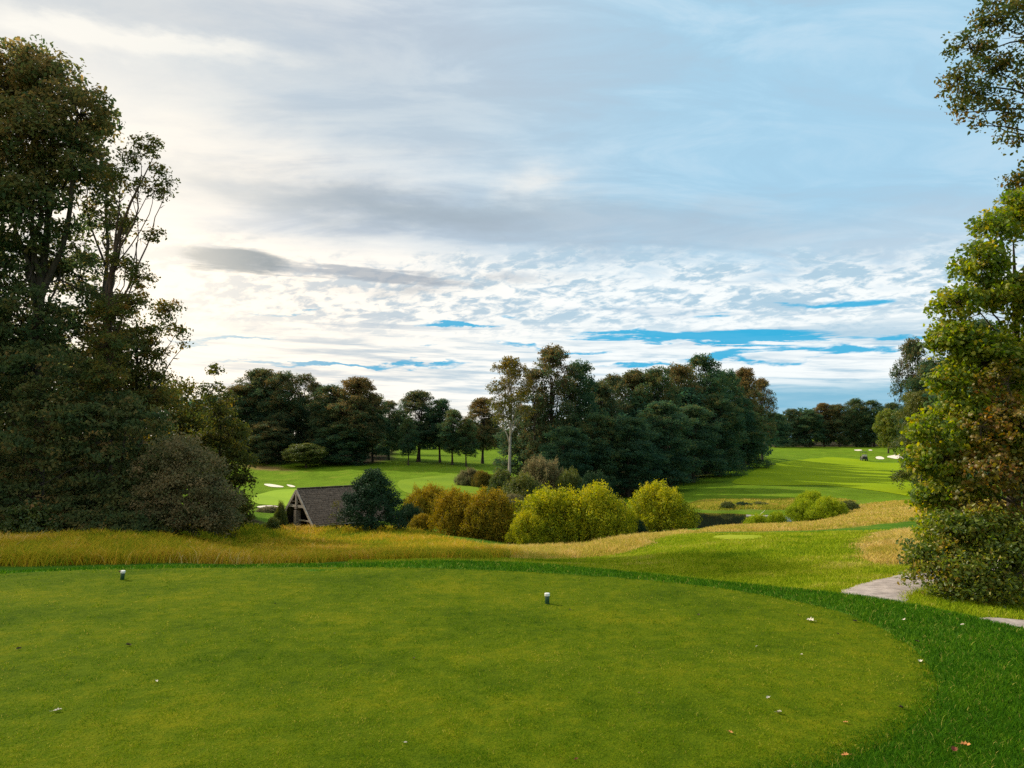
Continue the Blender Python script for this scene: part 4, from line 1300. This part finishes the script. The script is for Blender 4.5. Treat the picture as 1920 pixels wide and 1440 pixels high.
# ------------------------------------------------------------------ tee markers
for px, py, tilt, lab in [(1026, 1134, 0, 'green round tee marker with white top nearest the middle of the lawn'), (229, 1088, 4, 'slightly tilted green tee marker with white top near the left meadow edge')]:
    g0 = hit(px, py)
    o = empty('tee_marker', (g0[0], g0[1], float(terr(*g0)[0])), .3, lab, 'tee marker', 'markers on the near tee')
    o.rotation_euler = (math.radians(tilt), math.radians(tilt), .3)
    mb = MB(); mb.lathe([(.021, -.02), (.021, .0), (.0225, .004), (.0225, .080), (.021, .083)], 24); mb.build('post', M['markergreen'], o, True)
    mb = MB(); mb.lathe([(.0215, .083), (.0255, .084), (.0255, .094), (.0262, .096), (.0262, .106), (.024, .110), (.004, .111)], 24); c = mb.build('cap', M['markerwhite'], o)
    if tilt:
        mb = MB(); mb.box((-.033, 0, .1), (.018, .016, .014)); mb.build('side_clip', M['brownpaint'], o)

# ------------------------------------------------------------------ fallen leaves
def leaf_mesh(kind, seed):
    random.seed(seed)
    out = [(-.5, 0), (-.33, -.14), (-.22, -.36), (-.05, -.24), (.08, -.42), (.2, -.2), (.38, -.26), (.5, 0), (.38, .24), (.2, .18), (.08, .4), (-.05, .22), (-.22, .34), (-.33, .12)]
    cu = random.uniform(.8, 1.8)
    V = [(x, 0, .06 + cu * x * x * .25) for x in np.linspace(-.5, .5, 6)]
    V = []
    for (x, y) in out: V.append((x * .9, y * (.75 if kind else 1), .08 + cu * (.22 * x * x + 1.1 * y * y) + random.uniform(-.04, .04)))
    V2 = [(x * .45, y * .45, z * .35 + .03) for x, y, z in V]
    n_ = len(V); Vv = V + V2 + [(0, 0, .04)]
    Vv += [(-.45, 0, .1), (-.75, .05, .16), (-.75, .075, .16), (-.45, .03, .1)]
    Fq = [(i, (i + 1) % n_, n_ + (i + 1) % n_, n_ + i) for i in range(n_)]
    Fq2 = [(n_ + i, n_ + (i + 1) % n_, 2 * n_) for i in range(n_)]
    k_ = 2 * n_ + 1
    return Vv, Fq + [(k_, k_ + 1, k_ + 2, k_ + 3)], Fq2


LM = {}
for j, mk in enumerate(('dead_pale', 'dead_dark', 'dead_orange', 'dead_red')):
    for v_ in range(2):
        V, Fa, Fb = leaf_mesh(v_, j * 2 + v_)
        LM[mk, v_] = mesh_np('leaf_blade', V, [np.array(Fa), np.array(Fb)], M[mk], smooth=False)
FL = [
    (1520, 1168, .078, 'dead_pale', 'largest pale curled leaf near the right rim of the tee'),
    (1604, 1169, .06, 'dead_dark', 'dark curled leaf just right of the largest pale leaf'),
    (1695, 1171, .045, 'dead_pale', 'white leaf in the green rough beyond the right rim of the tee'),
    (1805, 1179, .035, 'dead_pale', 'tiny white leaf in the rough near the gravel path'),
    (1781, 1160, .04, 'dead_dark', 'dark leaf on the rough bank just below the gravel path'),
    (1720, 1212, .055, 'dead_dark', 'dark leaf on the boundary of tee and rough, upper of two there'),
    (1726, 1244, .045, 'dead_pale', 'pale leaf on the boundary of tee and rough, lower of two there'),
    (1440, 1312, .034, 'dead_pale', 'small pale leaf on the lower right of the tee'),
    (1460, 1341, .045, 'dead_pale', 'pale folded leaf just below the small pale one on the lower right tee'),
    (1369, 1379, .045, 'dead_orange', 'orange leaf at the lower middle right of the tee'),
    (1586, 1360, .04, 'dead_orange', 'pale orange leaf where the lower tee turns into rough'),
    (1810, 1412, .07, 'dead_orange', 'long orange leaf in the bottom right corner'),
    (1789, 1421, .055, 'dead_red', 'dark red leaf beside the long orange leaf in the bottom right corner'),
    (1586, 1431, .05, 'dead_orange', 'brown orange leaf at the bottom edge'),
    (1691, 1332, .045, 'dead_dark', 'brown leaf at the lower right edge of the tee'),
    (1497, 1157, .035, 'dead_dark', 'small dark leaf above left of the largest pale leaf'),
    (1310, 1156, .035, 'dead_dark', 'small dark leaf on the tee right of the nearer tee marker'),
    (1571, 1192, .03, 'dead_dark', 'tiny dark leaf below the largest pale leaf'),
    (1503, 1231, .025, 'dead_pale', 'tiny pale leaf in the right half of the tee'),
    (1419, 1215, .022, 'dead_pale', 'tiny white leaf left of the tiny pale leaf on the right half'),
    (1198, 1304, .022, 'dead_dark', 'tiny dark leaf low in the middle right of the tee'),
    (107, 1337, .055, 'dead_pale', 'pale curled leaf in the lower left corner of the tee'),
    (240, 1213, .05, 'dead_dark', 'dark leaf on the left part of the tee below the tilted marker'),
    (35, 1220, .05, 'dead_dark', 'dark leaf close to the left edge of the photo'),
    (293, 1282, .03, 'dead_pale', 'small white leaf on the lower left of the tee'),
    (627, 1191, .025, 'dead_pale', 'small white leaf in the middle left of the tee'),
    (776, 1238, .028, 'dead_dark', 'small dark leaf in the middle of the tee'),
    (760, 1397, .022, 'dead_pale', 'tiny white leaf near the bottom middle'),
    (516, 1135, .025, 'dead_dark', 'small dark leaf high on the left half of the tee'),
    (1069, 1146, .03, 'dead_dark', 'dark leaf right beside the nearer tee marker'),
    (1080, 1430, .03, 'dead_red', 'small brown leaf at the bottom edge right of the middle'),
]
random.seed(3)
for j, (px, py, s_, mk, lab) in enumerate(FL):
    g0 = hit(px, py)
    o = obj_me('fallen_leaf', LM[mk, j % 2])
    inside_tee = inside(TEE, np.array([g0[0]]), np.array([g0[1]]))[0]
    o.location = (g0[0], g0[1], float(terr(*g0)[0]) + (.012 if inside_tee else .035))
    s_ *= .85 if mk in ('dead_orange', 'dead_red') else 1.
    o.scale = (s_,) * 3; o.rotation_euler = (random.uniform(-.3, .3), random.uniform(-.3, .3), random.uniform(0, 6.28))
    tag(o, lab, 'fallen leaf', 'dry leaves fallen on the tee')

# ------------------------------------------------------------------ golf cart
g0 = hit(1620, 864, 100)
gc = empty('golf_cart', (g0[0], g0[1], float(terr(*g0)[0]) + .04), math.radians(78), 'small dark golf cart seen from behind on the far fairway', 'golf cart')
gc.scale = (1.12,) * 3
mb = MB(); mb.box((0, 0, .48), (2.2, 1.05, .36)); mb.box((-.95, 0, .72), (.35, 1.0, .3)); mb.box((.9, 0, .75), (.4, 1.0, .35)); mb.box((.25, 0, .33), (.9, 1.0, .08)); body = mb.build('body', M['black'], gc)
mb = MB(); mb.box((0, 0, 1.86), (1.7, 1.15, .07)); mb.box((0, 0, 1.91), (1.5, 1.0, .04)); mb.build('canopy', M['black'], gc)
for sx, sy in ((-.75, -.48), (-.75, .48), (.75, -.48), (.75, .48)):
    mb = MB(); mb.beam((sx, sy, .62), (sx * .98, sy, 1.84), .04, .04); mb.build('canopy_post', M['black'], gc)
mb = MB(); mb.box((-.35, 0, .80), (.5, 1.0, .16)); mb.box((-.62, 0, 1.12), (.12, 1.0, .42)); mb.build('seat', M['seat'], gc)
mb = MB(); mb.box((-1.0, 0, 1.12), (.3, .8, .28)); mb.build('bag_rack', M['metal'], gc)
for sx in (-.75, .8):
    for sy in (-.5, .5):
        mb = MB(); mb.tube([(sx, sy - .09, .23), (sx, sy + .09, .23)], [.23, .23], 16)
        mb.tube([(sx, sy - .092, .23), (sx, sy - .09, .23)], [.01, .23], 16); mb.tube([(sx, sy + .09, .23), (sx, sy + .092, .23)], [.23, .01], 16)
        w = mb.build('wheel', M['black'], gc)
        mb = MB(); mb.tube([(sx, sy - .10, .23), (sx, sy + .10, .23)], [.11, .11], 12); mb.tube([(sx, sy - .101, .23), (sx, sy - .1, .23)], [.01, .11], 12); mb.tube([(sx, sy + .10, .23), (sx, sy + .101, .23)], [.11, .01], 12); mb.build('rim', M['metal'], w)
mb = MB(); mb.beam((.55, -.25, .8), (.4, -.25, 1.1), .03, .03); mb.tube([(.4 + .17 * math.sin(q) * .5, -.25 + .17 * math.cos(q), 1.1 + .17 * math.sin(q) * .8) for q in np.linspace(0, 6.28, 14)], [.015] * 14, 5); mb.build('steering_wheel', M['black'], gc)

# ------------------------------------------------------------------ light and sky
SAZ, SEL = math.radians(-56), math.radians(32)
sd3 = Vector((math.sin(SAZ) * math.cos(SEL), math.cos(SAZ) * math.cos(SEL), math.sin(SEL)))
sun = bpy.data.lights.new('sun', 'SUN'); sun.energy = 5.0; sun.angle = math.radians(2.0); sun.color = (1, .90, .74)
so = bpy.data.objects.new('sun', sun); link(so)
so.rotation_euler = (-sd3).to_track_quat('-Z', 'Y').to_euler()

world = bpy.data.worlds.new('World'); SC.world = world; world.use_nodes = True
n = NT(world.node_tree)
tc = n.new('ShaderNodeTexCoord')
nrm = n.new('ShaderNodeVectorMath', operation='NORMALIZE'); n.nt.links.new(tc.outputs['Generated'], nrm.inputs[0])
sx = n.new('ShaderNodeSeparateXYZ'); n.nt.links.new(nrm.outputs[0], sx.inputs[0])
X, Y, Z = [n.W(sx.outputs[i]) for i in range(3)]
az = X.op('ARCTAN2', Y) * (180 / math.pi); el = Z.op('ARCSINE') * (180 / math.pi)
Zp = Z.op('MAXIMUM', 0.0) + .10
PX, PY = X / Zp, Y / Zp
sky = n.new('ShaderNodeTexSky', sky_type='NISHITA'); sky.sun_disc = False
sky.sun_elevation = SEL; sky.sun_rotation = SAZ; sky.dust_density = 1.0; sky.ozone_density = 2.0
skyc = n.mix(1.0, S(n.nt, sky.outputs[0]), (.045, .115, .165), 'MULTIPLY')


def azel(px, py):
    d = ray(px, py); d = d / np.linalg.norm(d)
    return math.degrees(math.atan2(d[0], d[1])), math.degrees(math.asin(d[2]))


# warp of directions so that edges of masses are ragged
wv1 = n.noise(n.xyz(az * .10, el * .35, 0.), 1.0, 6, .6, col=True)
sw = n.new('ShaderNodeSeparateColor'); n.put(sw.inputs[0], wv1)
wa = (n.W(sw.outputs[0]) - .5) * 14 + az
we = (n.W(sw.outputs[1]) - .5) * 5 + el


def blob(px, py, rx, ry, slope=0., a=None, e=None):
    a0, e0 = azel(px, py); k_ = 1 / 24.85
    da = ((a or wa) - a0); de = ((e or we) - e0 - (da * slope if slope else 0.)) * (1 / (ry * k_))
    da = da * (1 / (rx * k_))
    return (da * da + de * de).op('MULTIPLY', -1.0).op('EXPONENT')


def soft(px, py, rx, ry, s=0.): return blob(px, py, rx, ry, s)


# plane-projected layers (a cloud deck seen in perspective)
veil = n.noise(n.xyz(PX * .55 + 3, PY * 1.1, .3), 1.0, 7, .55, .6)
streak = n.noise(n.xyz(PX * .9 + PY * .12, PY * 2.2 + PX * .25 + 5, 1.), 1.0, 8, .6, .4)
Zq = Z.op('MAXIMUM', 0.0) + .25
QX, QY = X / Zq, Y / Zq
ripple = n.noise(n.xyz(QX * 21 + QY * 12, QY * 20 - QX * 4, 2.), 1.0, 5, .6, .35)
ripple2 = n.noise(n.xyz(QX * 5 + QY * 2, QY * 6.5 - QX * 1.5, 4.), 1.0, 8, .62, .4)
lowst = n.noise(n.xyz(az * .060 + 4, el * .80 + az * .02, 6.), 1.0, 9, .6, .5)
lowst2 = n.noise(n.xyz(az * .14 + 9, el * 1.7 + az * .04, 9.), 1.0, 8, .62, .4)

low = n.step(el, 13.5, 9.0)          # 1 near the horizon
vlow = n.step(el, 4.5, 1.0)
# colour of the high veil
warm = n.step(az, 12., -26.)        # 1 on the left, near the sun
white = n.mix(warm, (.88, .92, .92), (1.12, 1.0, .84))
grey = n.mix(warm, (.40, .55, .68), (.42, .48, .54))
top = n.mix(n.step(az, -14., 18.), (.52, .59, .67), (.36, .60, .77))
hi = n.mix(n.step(veil * .7 + ripple2 * .15 + warm * .14, .42, .62), top, white)
fib = n.noise(n.xyz(PX * 1.6 + PY * .5, PY * 3.4 - PX * .4, 8.), 1.0, 8, .62, .8)
hi = n.mix(n.step(fib, .44, .64) * .45, hi, n.mix(warm, (.66, .78, .86), (.98, .93, .84)))
hi = n.mix(n.step(fib, .52, .34) * .40, hi, (.40, .47, .56))
hi = n.mix(soft(120, 0, 700, 95) * .75, hi, (.44, .52, .60))
hi = n.mix((soft(240, 76, 250, 24, .03) * 1.3 + (ripple2 - .5) * 1.3).clamp() * soft(240, 76, 300, 40).op('MULTIPLY', 1.5, clamp=True) * .85, hi, (.95, .92, .84))
hi = n.mix(soft(250, 250, 190, 130) * .75, hi, (.92, .88, .80))
hi = n.mix(soft(720, 230, 380, 90) * .45, hi, (.47, .58, .66))
hi = n.mix(soft(1600, 260, 420, 200) * .6, hi, (.36, .60, .78))
hi = n.mix(soft(760, 395, 430, 34, -.04) * .8, hi, (.33, .40, .46))
hi = n.mix(soft(1250, 440, 420, 40, -.03) * .55, hi, (.42, .50, .59))
hi = n.mix(soft(1010, 350, 60, 28) * .7, hi, (.85, .84, .80))
hi = n.mix(soft(1750, 480, 260, 60) * .5, hi, (.62, .70, .77))
# broken lower deck
lgrey = n.mix(warm, (.42, .59, .71), (.60, .62, .63))
mack = n.step(ripple * .42 + ripple2 * .58, .43, .545)
strk = n.step(lowst * .55 + lowst2 * .45, .40, .54)
mid = n.step(el, 6.5, 9.5)
brk = n.mix(mid, n.mix(strk, lgrey, white), n.mix(mack, lgrey, white))
brk = n.mix(n.step(lowst, .56, .68) * .6, brk, grey)
blue = n.mix(.98, skyc, (.006, .40, .68))
blue = n.mix(n.step(az, 2., -20.) * .6, blue, (.17, .40, .56))
sa = az + (wa - az) * .25 + (ripple2 - .5) * 5; se = el + (we - el) * .22 + (lowst2 - .5) * 2.0
openm = blob(1345, 630, 225, 11, -.04, sa, se) * 1.7 + blob(1470, 652, 90, 6, .0, sa, se) * .7 + soft(1180, 612, 80, 6) * .6 + soft(860, 590, 120, 8) * 1. + soft(1500, 572, 170, 12) * .75 + soft(640, 683, 240, 7) * 1.1 + soft(1190, 682, 110, 7) * 1.0 + soft(430, 632, 120, 7) + soft(1010, 655, 200, 7) * .8 + soft(1340, 664, 110, 7) * 1.0 + soft(560, 575, 110, 6) * .7 + soft(1600, 660, 120, 10) * .8
om = n.step(openm + (lowst2 - .5) * 2.2 + (ripple2 - .5) * 1.2, .45, .95)
deck = n.mix(om * .92, brk, blue)
sk = n.mix(n.step(el + (ripple2 - .5) * 9 + n.step(az, 8., 24.) * 1.2, 14.6, 11.6), hi, deck)
dk = n.step(blob(430, 486, 125, 24, -.03, sa, se) + (ripple2 - .5) * .5 + (lowst2 - .5) * .5, .30, .75)
sk = n.mix(dk * .95, sk, (.07, .15, .22))
dk2 = n.step(blob(680, 515, 230, 17, -.05, sa, se) + (ripple2 - .5) * 1.4, .35, .85)
sk = n.mix(dk2 * .8, sk, (.33, .38, .44))
sk = n.mix(soft(830, 535, 170, 14) * .6 * n.step(ripple2, .35, .6), sk, (.36, .40, .45))
sk = n.mix(n.step(az, 8., 18.) * n.step(el + (lowst - .5) * 3, 4.6, 3.0) * .8, sk, (.17, .45, .62))
sk = n.mix(n.step(el, 3.4, .8) * .6 * n.step(az, 8., -12.), sk, (1.0, .89, .70))
sunglow = blob(240, 560, 230, 260, 0, az, el)
sk = n.mix(sunglow * .6, sk, (1.25, 1.12, .92))
ground_side = n.step(el, 0., -3.)
sk = n.mix(ground_side, sk, (.10, .12, .07))
bg = n.new('ShaderNodeBackground'); n.put(bg.inputs[0], sk); bg.inputs[1].default_value = 1.0
wo = n.new('ShaderNodeOutputWorld'); n.nt.links.new(bg.outputs[0], wo.inputs[0])

# ------------------------------------------------------------------ render settings
SC.view_settings.view_transform = 'Standard'
SC.view_settings.look = 'None'
SC.view_settings.exposure = .12
SC.view_settings.gamma = 1
cy = SC.cycles
cy.max_bounces = 8; cy.diffuse_bounces = 5; cy.glossy_bounces = 2; cy.transmission_bounces = 4; cy.transparent_max_bounces = 6
cy.sample_clamp_indirect = 5
cy.use_denoising = False
